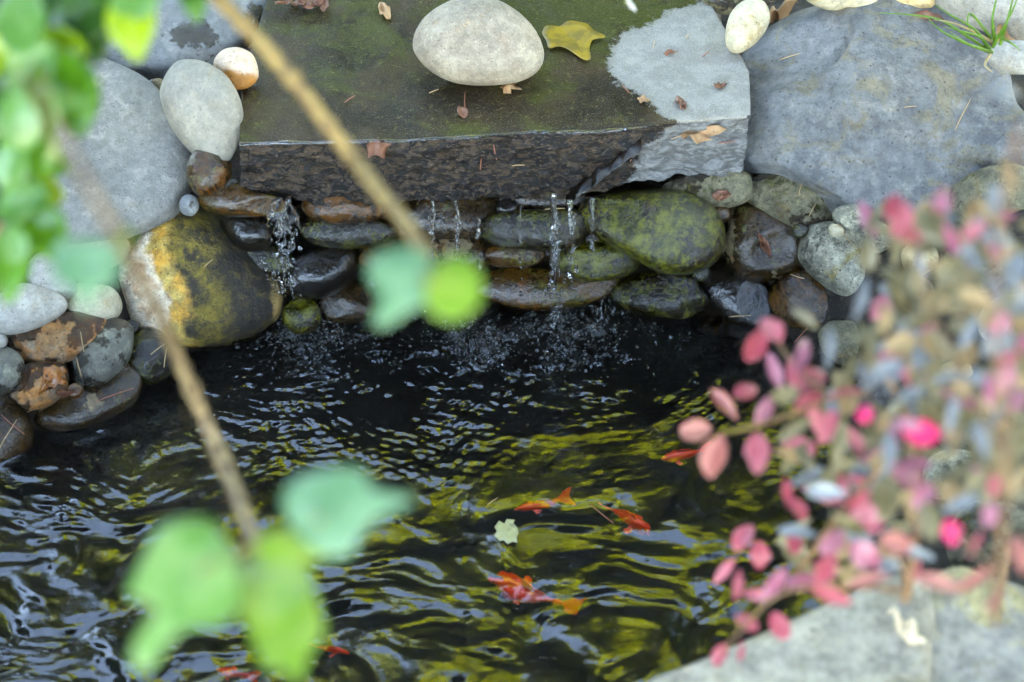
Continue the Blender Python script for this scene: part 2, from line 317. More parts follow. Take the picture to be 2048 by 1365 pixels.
# --- top and left
st("large pale oval pebble resting on the wet ledge", [(830, 90), (848, 45), (895, 10), (950, -2), (1010, 14), (1060, 55), (1083, 100), (1074, 136), (1040, 158), (980, 166), (910, 160), (860, 135)], 'pale', cat="pebble", name="pebble", z=0.425, tilt=20, k=0.72, e=0.9, amp=0.03)
st("dark slate boulder at the top left, beside the ledge", [(200, 100), (245, 60), (320, 0), (380, -70), (500, -80), (548, -20), (520, 40), (480, 95), (420, 132), (330, 152), (290, 150), (235, 140)], 'slate_dark', TB, cat="boulder", name="boulder", z=0.33, tilt=40, k=0.3, e=0.45, amp=0.05)
st("big flat light grey boulder left of the egg shaped stone", [(90, 300), (110, 200), (150, 140), (195, 120), (250, 148), (310, 185), (345, 240), (380, 310), (372, 370), (342, 420), (290, 450), (200, 475), (130, 474), (80, 410)], 'slate', LB, cat="boulder", name="boulder", z=0.28, tilt=34, k=0.32, e=0.5, amp=0.05)
st("grey egg shaped stone with wet streaks, left of the ledge", [(322, 170), (345, 132), (395, 126), (440, 148), (470, 185), (483, 232), (476, 280), (452, 322), (425, 328), (385, 302), (350, 260), (330, 215)], 'egg', TB, z=0.37, tilt=12, k=0.75, e=0.85, amp=0.03)
st("small round pinkish pebble with an orange stained bottom", ell(473, 137, 45, 39, 20), 'pink', cat="pebble", name="pebble", z=0.40, tilt=18, k=0.7, amp=0.04)
st("small grey stone wedged at the far upper left under the leaves", [(120, 90), (150, 60), (185, 70), (196, 105), (175, 122), (140, 118)], 'slate_dark', TB, z=0.3, tilt=25, k=0.5)
st("wet brown stone tucked under the egg shaped stone", [(374, 335), (400, 300), (450, 310), (464, 340), (442, 376), (405, 390), (380, 368)], 'brown', WALL, y=0.010, k=0.7)
st("flat wet ochre stone under the left end of the ledge", [(398, 392), (425, 368), (470, 360), (510, 385), (565, 398), (562, 425), (480, 432), (412, 418)], 'ochre', WALL, y=0.020, k=0.8)
st("tiny blue grey pebble between the flat boulder and the ochre stone", ell(378, 411, 19, 21), 'slate_dark', cat="pebble", name="pebble", y=-0.01, k=0.8)
st("tiny dark pebble above the egg shaped stone", ell(312, 172, 17, 15), 'greywet', cat="pebble", name="pebble", z=0.32, k=0.8)
st("big streaked boulder, white and orange at left and dark mossy at right", [(243, 545), (258, 482), (300, 445), (370, 418), (430, 422), (480, 478), (530, 542), (556, 582), (546, 632), (500, 668), (430, 688), (350, 684), (290, 662), (252, 622), (236, 582)], 'bigmoss', LB, cat="boulder", name="boulder", z=0.10, tilt=12, k=0.55, e=0.72, amp=0.05, res=(120, 60))
st("cream stone between the flat grey boulder and the streaked boulder", [(130, 500), (160, 478), (220, 472), (256, 486), (246, 520), (200, 540), (150, 530)], 'cream', LB, z=0.20, k=0.7)
st("smooth grey stone half hidden by an ivy leaf at the left", [(52, 540), (70, 505), (110, 515), (135, 545), (152, 582), (112, 600), (70, 588)], 'greypale', LB, z=0.2, k=0.7)
st("round cream stone below the upper ivy leaf", ell(188, 607, 54, 40, 8), 'cream', LB, z=0.15, k=0.8)
st("long pale grey stone at the left edge of the picture", [(-40, 620), (0, 592), (50, 572), (110, 588), (132, 615), (92, 645), (30, 664), (-30, 660)], 'greypale', LB, z=0.18, k=0.7, amp=0.04)
st("rusty orange and grey stone in the left bank", [(18, 668), (55, 640), (130, 626), (180, 628), (218, 648), (192, 690), (150, 716), (90, 729), (42, 712)], 'orange', LB, z=0.12, k=0.75)
st("lichen patched grey green oval stone leaning to the right", [(138, 737), (158, 690), (198, 650), (238, 630), (263, 658), (259, 710), (232, 745), (190, 770), (150, 764)], 'lichen', LB, z=0.09, k=0.7, amp=0.03)
st("small dark glistening stone right of the lichen patched one", [(256, 708), (272, 670), (310, 660), (342, 688), (347, 730), (320, 757), (290, 764), (264, 742)], 'mossdark', LB, z=0.05, k=0.8)
st("grey green stone cut by the left edge above the cream and rust one", [(-30, 700), (0, 695), (32, 708), (47, 735), (30, 772), (-5, 792), (-30, 770)], 'lichen', LB, z=0.12, k=0.7)
st("grey stone at the left edge beside the rusty orange one", [(-40, 670), (-5, 655), (14, 680), (0, 702), (-30, 705)], 'greypale', LB, z=0.15, k=0.7)
st("cream stone with rust brown patches in the left bank", [(18, 780), (42, 738), (90, 724), (131, 735), (130, 775), (101, 806), (60, 817), (30, 802)], 'orange', LB, z=0.08, k=0.75)
st("long flat wet stone lying at the waterline", [(70, 838), (108, 798), (170, 768), (248, 735), (277, 758), (270, 800), (222, 834), (150, 862), (98, 860)], 'greywet', LB, z=0.015, tilt=22, k=0.6, e=0.6)
st("wet greenish stone at the lower left edge of the bank", [(-50, 800), (0, 785), (38, 808), (62, 850), (56, 892), (20, 924), (-40, 935)], 'greywet', LB, z=0.02, tilt=20, k=0.6, e=0.7)
st("olive stone under water in front of the streaked boulder", [(365, 700), (420, 680), (500, 672), (520, 695), (490, 722), (430, 738), (385, 728)], 'sub', LB, z=-0.025, k=0.6)
st("brown stone under water below the small glistening one", [(280, 790), (330, 750), (420, 740), (520, 740), (500, 800), (420, 830), (320, 820)], 'sub', LB, z=-0.09, k=0.5)
st("dark flat stone under water below the left bank", [(60, 930), (150, 880), (300, 850), (330, 900), (220, 960), (100, 990)], 'sub', LB, z=-0.12, k=0.4)
# --- wall under the ledge
st("dark wet stone left of the thick water stream", [(442, 440), (480, 428), (532, 442), (546, 478), (524, 502), (480, 494), (455, 470)], 'black', WALL, y=0.020, k=0.8)
st("black brown stone below the dark one by the thick stream", [(462, 500), (500, 488), (555, 495), (590, 525), (575, 556), (520, 550), (480, 530)], 'mossdark', WALL, y=0.015, k=0.8)
st("smooth blue black stone behind the thick water stream", [(570, 578), (586, 532), (638, 495), (700, 486), (719, 518), (708, 556), (672, 582), (620, 594)], 'black', WALL, y=0.010, k=0.8, amp=0.03)
st("bright green mossy stone in the splash of the thick stream", ell(603, 632, 38, 34), 'moss', WALL, y=-0.03, k=0.8)
st("grey brown wet stone right of the splash", [(636, 604), (668, 575), (720, 566), (748, 592), (744, 632), (690, 644), (650, 634)], 'greywet', WALL, y=0.010, k=0.8)
st("flat green and black glistening stone under the ochre mossy one", [(600, 458), (640, 438), (730, 432), (790, 448), (784, 476), (730, 493), (660, 492), (612, 478)], 'mossdark', WALL, y=0.015, k=0.8)
st("ochre mossy stone just under the ledge, right of the thick stream", [(608, 400), (640, 372), (750, 380), (768, 430), (700, 448), (640, 444), (610, 422)], 'brown', WALL, y=0.035, k=0.8)
st("dark stone in the gap behind the thick water stream", [(540, 425), (575, 400), (612, 405), (610, 445), (575, 470), (545, 455)], 'black', WALL, y=0.055, k=0.8)
st("brown glistening stone behind the ivy twig", [(720, 510), (765, 480), (840, 476), (872, 500), (862, 545), (780, 560), (732, 540)], 'brown', WALL, y=0.015, k=0.8)
st("grey brown stone under the middle of the ledge", [(790, 425), (830, 396), (980, 392), (990, 440), (945, 474), (860, 476), (808, 456)], 'greywet', WALL, y=0.055, k=0.7)
st("small rough grey stone behind the middle drips", [(858, 485), (930, 462), (968, 488), (970, 535), (900, 550), (862, 525)], 'greywet', WALL, y=0.025, k=0.8)
st("long dark green stone behind the right water stream", [(960, 452), (1000, 428), (1080, 420), (1172, 426), (1170, 465), (1150, 494), (1060, 499), (985, 488)], 'mossdark', WALL, y=0.015, k=0.85)
st("little dark grey pebble under the ledge between the drips", ell(1013, 417, 23, 17), 'black', cat="pebble", name="pebble", y=0.04, k=0.8)
st("dark olive stone high under the ledge near the right stream", [(990, 398), (1060, 380), (1170, 380), (1180, 410), (1120, 422), (1050, 420)], 'greywet', WALL, y=0.065, k=0.8)
st("thin dark red brown stone at the waterline behind the drips", [(960, 508), (1000, 488), (1060, 492), (1090, 508), (1064, 528), (990, 530)], 'brown', WALL, y=0.015, k=0.9)
st("green and black mossy stone right of the right stream", [(1104, 522), (1128, 488), (1190, 477), (1252, 488), (1280, 515), (1254, 548), (1180, 562), (1128, 550)], 'moss', WALL, y=0.020, k=0.85)
st("large mossy green stone under the right part of the ledge", [(1160, 430), (1196, 392), (1280, 376), (1360, 386), (1422, 418), (1444, 460), (1434, 512), (1390, 541), (1330, 544), (1268, 514), (1198, 474)], 'moss', WALL, y=0.015, k=0.6, e=0.7, res=(110, 50))
st("olive stone under the right corner of the ledge", [(1326, 372), (1420, 345), (1488, 342), (1498, 395), (1432, 416), (1366, 398)], 'damp', WALL, y=0.075, k=0.8)
st("ochre ledge stone just below the water surface at the fall", [(930, 575), (1000, 542), (1100, 540), (1210, 548), (1240, 575), (1150, 610), (1040, 615)], 'ochre', WALL, y=0.045, k=0.6, e=0.6)
st("brown submerged stone at the foot of the wall by the left drips", [(640, 655), (700, 635), (860, 620), (900, 645), (820, 690), (690, 700)], 'sub', WALL, z=-0.05, k=0.4)
st("wet glistening stone half in the water, right of the fall", [(1222, 588), (1258, 555), (1318, 539), (1372, 544), (1402, 580), (1414, 612), (1370, 634), (1300, 629), (1250, 614)], 'mossdark', WALL, y=0.020, k=0.75)
st("brown submerged stone in front of the glistening one", [(1250, 620), (1330, 612), (1420, 615), (1430, 650), (1360, 672), (1280, 660)], 'sub', WALL, z=-0.04, k=0.5)
st("black wet stone with a blue sheen at the right waterline", [(1382, 572), (1398, 533), (1450, 538), (1512, 563), (1548, 605), (1553, 642), (1520, 664), (1460, 648), (1408, 612)], 'black', RB, y=0.04, k=0.75)
st("dark submerged stone under the black sheened one", [(1390, 640), (1450, 625), (1520, 650), (1500, 690), (1440, 695), (1400, 675)], 'sub', RB, z=-0.03, k=0.5)
for gx_, gy_, gs_ in [(452, 412, 14), (735, 468, 17), (795, 470, 16), (952, 474, 15), (1094, 500, 14), (1184, 474, 16), (1440, 428, 16), (1402, 548, 15), (1600, 462, 14), (1212, 566, 15), (752, 562, 18), (606, 588, 16), (566, 566, 14), (556, 420, 16), (232, 618, 13), (262, 655, 14), (132, 640, 12), (150, 782, 14), (835, 560, 22), (905, 560, 24), (1050, 520, 16)]:
    st("small dark wet stone wedged in a gap between larger ones", ell(gx_, gy_, gs_ * 1.3, gs_, gx_ % 50 - 25), ('brown', 'mossdark', 'greywet')[gx_ % 3], "small stones wedged in the gaps", y=(0.045 if gx_ > 400 else None), z=(None if gx_ > 400 else 0.09), k=0.8, res=(40, 20))
# --- right bank
st("huge blue grey boulder right of the ledge", [(1492, 190), (1512, 105), (1560, 52), (1640, 20), (1740, 30), (1850, 36), (1935, 80), (1990, 150), (2030, 240), (2090, 340), (2085, 440), (2010, 505), (1890, 492), (1760, 436), (1690, 412), (1640, 384), (1560, 352), (1496, 322), (1486, 268)], 'blue', RB, cat="boulder", name="boulder", z=0.27, tilt=26, k=0.42, e=0.45, amp=0.10, res=(200, 110), crease=0.02, fs=0.9, grow=1.09, facets=[((-0.15, -0.75, 0.65), 0.70), ((0.35, 0.35, 0.85), 0.72), ((-0.75, 0.15, 0.62), 0.74), ((0.75, -0.1, 0.6), 0.92), ((-0.1, 0.0, 1.0), 0.86), ((-0.55, 0.75, 0.4), 0.82), ((0.1, -0.45, 0.9), 0.84), ((-0.6, -0.7, 0.3), 0.8)])
st("cream pebble with a mossy lower end, at the ledge's upper right corner", [(1453, 70), (1464, 30), (1495, 3), (1528, 8), (1537, 40), (1515, 78), (1480, 102), (1458, 98)], 'cream', cat="pebble", name="pebble", z=0.41, tilt=15, k=0.8, amp=0.03)
st("grey stone cut by the top edge beside the cream pebble", [(1405, -10), (1440, -50), (1540, -40), (1550, 0), (1500, 22), (1440, 26)], 'damp', TB, z=0.38, k=0.7)
st("pale stone cut by the top edge above the huge boulder", [(1610, -15), (1680, -50), (1780, -30), (1770, 10), (1700, 20), (1640, 14)], 'cream', TB, z=0.42, k=0.7)
st("small tan stone cut by the top edge, right of the pale one", [(1765, 0), (1800, -35), (1860, -25), (1868, 12), (1830, 26), (1785, 20)], 'warm', TB, z=0.42, k=0.7)
st("large pale grey stone in the top right corner", [(1870, 0), (1900, -60), (2060, -80), (2100, 40), (2040, 80), (1950, 60), (1890, 30)], 'greypale', TB, z=0.42, k=0.7)
st("small grey stone at the right edge by the grass", [(1978, 110), (2000, 85), (2060, 90), (2070, 140), (2010, 146), (1984, 132)], 'greypale', TB, z=0.42, k=0.7)
st("olive grey dry stone below the ledge's right corner", [(1476, 352), (1510, 318), (1580, 340), (1642, 372), (1671, 405), (1663, 448), (1610, 463), (1540, 443), (1494, 402)], 'damp', RB, y=0.12, k=0.8)
st("round brown grey stone with a small dead leaf on it", [(1442, 472), (1462, 420), (1510, 402), (1562, 438), (1599, 480), (1594, 532), (1540, 560), (1484, 554), (1448, 512)], 'greywet', RB, y=0.08, k=0.75)
st("speckled grey green stone right of the round brown one", [(1597, 502), (1612, 464), (1670, 452), (1732, 488), (1794, 530), (1784, 582), (1730, 614), (1680, 594), (1618, 542)], 'speck', RB, z=0.11, k=0.75)
st("white speckled stone under the huge boulder's lower edge", [(1667, 425), (1700, 410), (1752, 443), (1790, 475), (1752, 503), (1708, 483), (1678, 457)], 'speck', RB, z=0.19, k=0.75)
st("pale green pebble above the speckled stone", ell(1672, 462, 16, 12, 20), 'cream', cat="pebble", name="pebble", z=0.2, k=0.8)
st("ochre brown stone below the speckled one", [(1536, 592), (1556, 550), (1620, 538), (1682, 588), (1734, 622), (1702, 655), (1640, 664), (1568, 644)], 'brown', RB, z=0.04, k=0.75)
st("cream stone behind the upper shrub leaves", [(1805, 505), (1830, 488), (1870, 500), (1872, 530), (1840, 548), (1812, 535)], 'warm', RB, z=0.2, k=0.75)
st("grey cream stone behind the shrub, left of the tan one", [(1790, 600), (1810, 560), (1850, 560), (1885, 610), (1880, 650), (1830, 640)], 'speck', RB, z=0.14, k=0.75)
st("bright tan stone among the shrub leaves", [(1880, 600), (1900, 560), (1950, 565), (1960, 620), (1930, 655), (1900, 640)], 'warm', RB, z=0.16, k=0.75)
st("pale mossy stone low behind the shrub", [(1640, 660), (1700, 640), (1780, 650), (1800, 720), (1730, 750), (1660, 720)], 'damp', RB, z=0.04, k=0.7)
st("tan stone deep behind the shrub stems", [(1880, 740), (1910, 720), (1955, 750), (1960, 800), (1910, 800)], 'warm', RB, z=0.14, k=0.75)
st("olive stone behind the middle of the shrub", [(1700, 780), (1760, 740), (1850, 760), (1870, 840), (1790, 880), (1720, 850)], 'greywet', RB, z=0.05, k=0.7)
st("grey stone behind the right of the shrub", [(1880, 840), (1950, 810), (2060, 830), (2060, 920), (1960, 930), (1890, 900)], 'damp', RB, z=0.16, k=0.7)
st("black and cream speckled stone beside the shrub stem", [(1850, 940), (1880, 905), (1945, 905), (1985, 945), (1970, 1000), (1900, 1005), (1860, 985)], 'speck', RB, z=0.16, k=0.75)
st("dark stone at the water behind the lower shrub", [(1720, 920), (1780, 890), (1850, 910), (1850, 1010), (1780, 1040), (1730, 1000)], 'mossdark', RB, z=0.03, k=0.7)
st("beige stone at the right edge behind the shrub", [(1960, 640), (2000, 600), (2080, 610), (2090, 720), (2020, 740), (1970, 710)], 'cream', RB, z=0.18, k=0.7)
st("tan stone at the right edge under the huge boulder", [(1890, 520), (1930, 495), (2000, 510), (2060, 540), (2020, 600), (1940, 570)], 'damp', RB, z=0.22, k=0.7)
st("olive stone at the right edge above the paving stone", [(1900, 1060), (1960, 1010), (2070, 1020), (2080, 1150), (1980, 1180), (1910, 1130)], 'damp', RB, z=0.22, k=0.7)
st("dark stone in the shade under the paving stone's corner", [(1740, 1080), (1800, 1040), (1890, 1060), (1880, 1150), (1800, 1190), (1745, 1150)], 'mossdark', RB, z=0.06, k=0.7)
rnd = random.Random(77)
for i in range(30):
    X_ = rnd.uniform(0.70, 1.15); Y_ = rnd.uniform(-0.75, -0.02); z_ = 0.10 + 0.16 * min(1, (X_ - 0.66) / 0.35); r_ = rnd.uniform(32, 52)
    w_ = Vector((X_, Y_, z_)) - CAM; zz_ = w_.dot(FW); a_, b_ = 1024 + w_.x / zz_ / KX * 2048, 682.5 - w_.dot(UP) / zz_ / KX * 2048
    st("rounded stone of the right bank hidden behind the shrub's leaves", ell(a_, b_, r_ * 1.25, r_, rnd.uniform(-60, 60)), ('damp', 'speck', 'cream', 'greywet', 'warm', 'damp')[i % 6], "stones half hidden behind the shrub", z=z_, k=0.75, res=(40, 20))
NB_ = "broad flat stones of the near bank"
st("pale grey flat stone in the lower right corner at the water's edge", [(1250, 1400), (1330, 1362), (1450, 1315), (1560, 1268), (1680, 1212), (1790, 1163), (1850, 1172), (1868, 1230), (1850, 1330), (1840, 1500), (1600, 1600), (1350, 1560)], 'nearslab', NB_, cat="flat stone", name="flat_stone", z=0.44, tilt=44, k=0.16, e=0.3, amp=0.03)
st("blue grey flat stone in the lower right corner behind the pale one", [(1846, 1290), (1862, 1180), (1980, 1150), (2120, 1160), (2140, 1400), (1980, 1460), (1870, 1400)], 'nearblue', NB_, cat="flat stone", name="flat_stone", z=0.44, tilt=44, k=0.2, e=0.35, amp=0.04)

st("grey stone under the right end of the huge boulder", [(1900, 400), (1950, 350), (2040, 340), (2090, 400), (2060, 470), (1950, 480)], 'damp', RB, z=0.24, k=0.75)
# --- the waterfall ledge
ZT = 0.362
front = [(478, 292), (520, 290), (700, 290), (900, 284), (1060, 272), (1200, 266), (1300, 256), (1400, 246), (1502, 238)]
fbot = [(484, 385), (510, 398), (600, 402), (700, 405), (860, 407), (1000, 398), (1150, 402), (1240, 378), (1360, 355), (1484, 338)]
def lerp_px(pts, n):
    P = np.array(pts, float); t = np.concatenate([[0], np.cumsum(np.hypot(*np.diff(P, axis=0).T))]); t /= t[-1]
    u = np.linspace(0, 1, n); return np.stack([np.interp(u, t, P[:, 0]), np.interp(u, t, P[:, 1])], 1)
NU, NT, NFc = 260, 90, 30
fw_ = [at_z(x, y, ZT) for x, y in lerp_px(front, NU)]
fb_ = []
for i, (x, y) in enumerate(lerp_px(fbot, NU)): fb_.append(at_y(x, y, fw_[i].y + 0.012))
lft = lerp_px([(478, 292), (484, 220), (486, 165), (512, 80), (536, 0), (548, -60), (560, -150)], NT)
rgt = lerp_px([(1502, 238), (1498, 150), (1470, 100), (1440, 50), (1412, 0), (1395, -60), (1380, -150)], NT)
lw = [at_z(x, y, ZT) for x, y in lft]; rw = [at_z(x, y, ZT) for x, y in rgt]
dry_px = [(1440, -160), (1420, 0), (1355, 20), (1300, 48), (1248, 66), (1228, 92), (1217, 130), (1226, 160), (1262, 182), (1300, 202), (1318, 226), (1348, 246), (1330, 262), (1278, 300), (1270, 350), (1240, 372), (1240, 420), (1700, 420), (1700, -160)]
dryP = [tuple(p) for p in dry_px]
V = []; SDI = []
def topix(p):
    w = p - CAM; zz = w.dot(FW); return 1024 + w.x / zz / KX * 2048, 682.5 - w.dot(UP) / zz / KX * 2048
for i in range(NU):
    u = i / (NU - 1); prof = []
    for j in range(NT - 1, 0, -1):
        tt = j / (NT - 1)
        p = lw[j] * (1 - u) + rw[j] * u + (fw_[i] - (lw[0] * (1 - u) + rw[0] * u)) * (1 - tt) ** 2
        p = p.copy(); p.z += 0.0035 * fbm(p * 9, 4) + 0.004 * fbm(p * 3 + Vector((4, 4, 4)), 2) - 0.008 * math.exp(-j / 2.2) + 0.006
        prof.append(p)
    for j in range(NFc):
        tt = j / (NFc - 1); p = fw_[i].lerp(fb_[i], tt)
        q = Vector((p.x * 14, p.y * 14, p.z * 55))
        rough = 0.016 * fbm(q, 5) + 0.006 * fbm(q * 3.1, 3) + 0.016 * fbm(Vector((p.x * 5, 0, p.z * 9)), 3)
        edge = -0.010 * math.exp(-tt * 9) - 0.014 * math.exp(-(1 - tt) * 8)
        p = p + Vector((0, -rough * (0.3 + min(1, tt * 4)) - edge, 0.0)); p.z += 0.007 * fbm(p * 11, 4) - 0.004
        prof.append(p)
    for t in (0.1, 0.5): prof.append(fb_[i] + Vector((0, t, -0.004)))
    V += prof
NP = NT - 1 + NFc + 2
F = [tuple(r) for r in gridfaces(NU, NP)]
for i in range(NU - 1): F.append((i * NP, i * NP + NP - 1, (i + 1) * NP + NP - 1, (i + 1) * NP))
F.append(tuple(range(NP - 1, -1, -1))); F.append(tuple((NU - 1) * NP + j for j in range(NP)))
V0 = [V[i * NP + NT - 2] + Vector((0, -0.0015, 0.0005)) for i in range(NU)]
pxs = np.array([topix(p) for p in V]); sdv = sdist(pxs[:, 0], pxs[:, 1], dryP) / 100.0
c0 = Vector((0, 0.05, 0.25)); me = mesh("ledge_stone", [p - c0 for p in V], F)
bm = bmesh.new(); bm.from_mesh(me); bmesh.ops.recalc_face_normals(bm, faces=bm.faces); bm.to_mesh(me); bm.free()
at = me.attributes.new("wetd", 'FLOAT', 'POINT'); at.data.foreach_set("value", sdv.astype(np.float32))
fr = np.zeros(len(V), np.float32).reshape(NU, NP); fr[:, NT - 1:] = 1
at = me.attributes.new("front", 'FLOAT', 'POINT'); at.data.foreach_set("value", fr.ravel())
b = NB("wet_ledge_stone"); v = b.objco(0)
n1 = b.noise(v, 7, 6, 0.6, 0.3); n2 = b.noise(v, 30, 8, 0.7); n3 = b.noise(v, 240, 4, 0.7); n4 = b.noise(v, 800, 2, 0.6)
vs = b.scalev(v, (1, 1, 3.0)); nf = b.noise(vs, 42, 7, 0.7, 0.6); nf2 = b.noise(vs, 150, 4, 0.65)
front_a = b.attr("front").outputs["Fac"]
w = b.step(b.math('ADD', b.attr("wetd").outputs["Fac"], b.math('MULTIPLY', b.math('SUBTRACT', b.noise(v, 30, 8, 0.78), 0.5), 0.85)), -0.07, 0.05)
dryc = b.mix(b.step(n2, 0.4, 0.62), (0.19, 0.172, 0.145), (0.255, 0.235, 0.20))
dryc = b.mix(b.math('MULTIPLY', b.step(n3, 0.52, 0.66), 0.6), dryc, (0.17, 0.165, 0.155)); dryc = b.mix(b.math('MULTIPLY', b.step(n4, 0.55, 0.68), 0.6), dryc, (0.5, 0.5, 0.48))
wetc = b.mix(b.step(n1, 0.36, 0.6), (0.011, 0.006, 0.003), (0.038, 0.023, 0.010))
wetc = b.mix(b.math('MULTIPLY', b.step(b.math('ADD', b.noise(v, 12, 8, 0.75, 0.5), b.math('MULTIPLY', b.math('SUBTRACT', b.noise(v, 2.6, 3), 0.5), 0.7)), 0.44, 0.62), 0.85), wetc, (0.040, 0.044, 0.005))
wetc = b.mix(b.math('MULTIPLY', b.step(b.noise(v, 90, 5, 0.75), 0.56, 0.7), 0.75), wetc, (0.12, 0.105, 0.035)); wetc = b.mix(b.math('MULTIPLY', b.step(n3, 0.55, 0.7), 0.7), wetc, (0.03, 0.03, 0.024))
wetc = b.mix(b.math('MULTIPLY', b.step(n4, 0.58, 0.68), 0.5), wetc, (0.22, 0.21, 0.17))
frc = b.mix(b.step(nf, 0.44, 0.62), (0.006, 0.004, 0.003), (0.060, 0.036, 0.020)); frc = b.mix(b.math('MULTIPLY', b.step(nf2, 0.56, 0.68), 0.6), frc, (0.15, 0.095, 0.06))
drf = b.mix(b.step(nf, 0.42, 0.62), (0.12, 0.115, 0.11), (0.25, 0.245, 0.235)); dryc = b.mix(front_a, dryc, drf)
wetc = b.mix(front_a, wetc, frc)
c = b.mix(w, dryc, wetc)
rw_ = b.math('ADD', b.math('MULTIPLY', n2, 0.2), 0.06)
rr = b.node("ShaderNodeMix", data_type='FLOAT'); b.put(rr.inputs[0], w); b.put(rr.inputs[2], 0.8); b.put(rr.inputs[3], rw_)
hm = b.node("ShaderNodeMix", data_type='FLOAT'); b.put(hm.inputs[0], front_a)
b.put(hm.inputs[2], b.math('ADD', b.math('MULTIPLY', n2, 0.35), b.math('MULTIPLY', n3, 0.15))); b.put(hm.inputs[3], b.math('ADD', b.math('MULTIPLY', nf, 1.4), b.math('MULTIPLY', nf2, 0.5)))
nm = b.bump(hm.outputs[0], 0.7, 0.008); nm = b.bump(b.math('MULTIPLY', b.noise(vs, 260, 3, 0.6), b.math('ADD', b.math('MULTIPLY', front_a, 0.7), 0.3)), 0.9, 0.0022, nm)
b.set(Base_Color=c, Roughness=rr.outputs[0], Normal=nm, Specular_IOR_Level=0.17, Coat_Weight=b.math('MULTIPLY', b.math('MULTIPLY', w, front_a), 0.55), Coat_Roughness=0.04); b.l.new(nm, b.bsdf.inputs["Coat Normal"])
LEDGE = link("ledge_stone", me, b.m, None, c0); tag(LEDGE, "broad flat waterfall ledge stone, wet brown with a dry grey patch at right", "ledge stone"); ROCKS.append(LEDGE)
LEDGE_MAT = b.m
V = []; F = []; SG = 8; nb = 0
for i in range(0, int(NU * 0.83)):
    p = V0[i]; r = 0.0024 + 0.0024 * max(0.0, mnoise.noise(p * 38)) + 0.0007 * mnoise.noise(p * 130); r *= min(1.0, (NU * 0.83 - i) / 30)
    for k in range(SG): a_ = 2 * math.pi * k / SG; V.append(p + Vector((0, math.cos(a_) * r * 1.5, math.sin(a_) * r)))
    nb += 1
for i in range(nb - 1):
    for k in range(SG): k2 = (k + 1) % SG; F.append((i * SG + k, i * SG + k2, (i + 1) * SG + k2, (i + 1) * SG + k))
b = NB("water_film"); b.set(Base_Color=(1, 1, 1), Roughness=0.03, IOR=1.6, Transmission_Weight=1.0, Specular_IOR_Level=1.0)
struct(link("water_film", mesh("water_film", V, F), b.m), 'structure')
# splintered ridge leaning across the wet front face
a0, a1 = at_y(1146, 398, -0.012), at_y(1276, 300, 0.03)
ax = (a1 - a0); V = []
for i in range(20):
    t = i / 19; p = a0 + ax * t; wd = 0.017 * (1 - 0.55 * t) + 0.002 * fbm(p * 60, 2)
    for (s, h) in ((-1.0, 0.03), (-0.75, -0.004), (0.15, -0.010), (0.9, -0.004), (1.0, 0.03)):
        V.append(p + Vector((0.75 * s * wd, h * (0.8 + 0.5 * fbm(p * 30, 2)) + 0.006 * fbm(p * 70 + Vector((s, s, s)), 3), (0.75 * s + 0.5 * fbm(p * 40, 2)) * wd)))
F = [tuple(r) for r in gridfaces(20, 5)] + [(0, 1, 2, 3, 4), (95, 96, 97, 98, 99)]
ridge = link("splintered_ridge", mesh("splintered_ridge", [p - c0 for p in V], F, True), rock_mat("wet_splinter", (0.03, 0.022, 0.018), (0.06, 0.045, 0.035), (0.09, 0.07, 0.05), wet=1.0, dark=0.4, light=0.4, bump=0.6, sparkle=1.5), LEDGE)

# ------------------------------------------------------------------ water
IMP = [(at_z(590, 655, 0), 1.0, 0.13), (at_z(1118, 648, 0), 1.15, 0.17), (at_z(912, 655, 0), 0.75, 0.11), (at_z(975, 690, 0), 0.55, 0.07), (at_z(640, 660, 0), 0.5, 0.12), (at_z(1200, 640, 0), 0.5, 0.1)]
x = np.arange(-1.10, 0.80, 0.0024); y = np.arange(-1.12, 0.22, 0.0024)
X, Y = np.meshgrid(x, y, indexing='ij')
wx = X + 0.07 * perlin(X * 4, Y * 4, 5) + 0.02 * perlin(X * 11, Y * 11, 25); wy = Y + 0.07 * perlin(X * 4, Y * 4, 6) + 0.02 * perlin(X * 11, Y * 11, 26)
nearw = sm(-0.10, -0.62, Y)                                # calmer, broader swells towards the near side
H = (0.0090 * perlin(wx * 6.5, wy * 7.5, 1) + 0.0056 * perlin(wx * 13, wy * 15, 2) + 0.0011 * perlin(wx * 33, wy * 38, 9) + 0.0022 * np.abs(perlin(wx * 19, wy * 22, 41)) + 0.0004 * perlin(wx * 70, wy * 80, 42)) * (0.25 + 0.75 * nearw)
patch = np.clip(perlin(X * 5, Y * 6, 7) * 1.6 + 0.25, 0, 1)
leftw = sm(-0.1, -0.5, X)
H += 0.0028 * perlin(wx * 32, wy * 50, 3) * leftw * nearw * (0.35 + patch)
turb = np.zeros_like(X); ring = np.zeros_like(X)
for i, (p, a, sg) in enumerate(IMP):
    r = np.hypot(X - p.x, (Y - p.y))
    turb += a * np.exp(-(r / (1.05 * sg)) ** 2)
    rn = r + 0.012 * perlin(X * 9, Y * 9, 20 + i)
    ring += a * np.sin(2 * np.pi * rn / 0.0165) * np.exp(-r / 0.34) * 0.0008
    ring += a * np.sin(2 * np.pi * rn / 0.045) * np.exp(-r / 0.35) * 0.0014
turb = np.clip(turb, 0, 1.2) * np.clip(0.55 + 1.1 * perlin(X * 13, Y * 15, 31), 0.08, 1.25)
H += ring * (0.25 + patch) * (1 - 0.6 * nearw)
H += turb * (0.0075 * perlin(X * 34, Y * 38, 11) + 0.0052 * perlin(X * 74, Y * 78, 12) + 0.0022 * perlin(X * 150, Y * 150, 13))
mid = np.exp(-((Y + 0.3) / 0.25) ** 2)
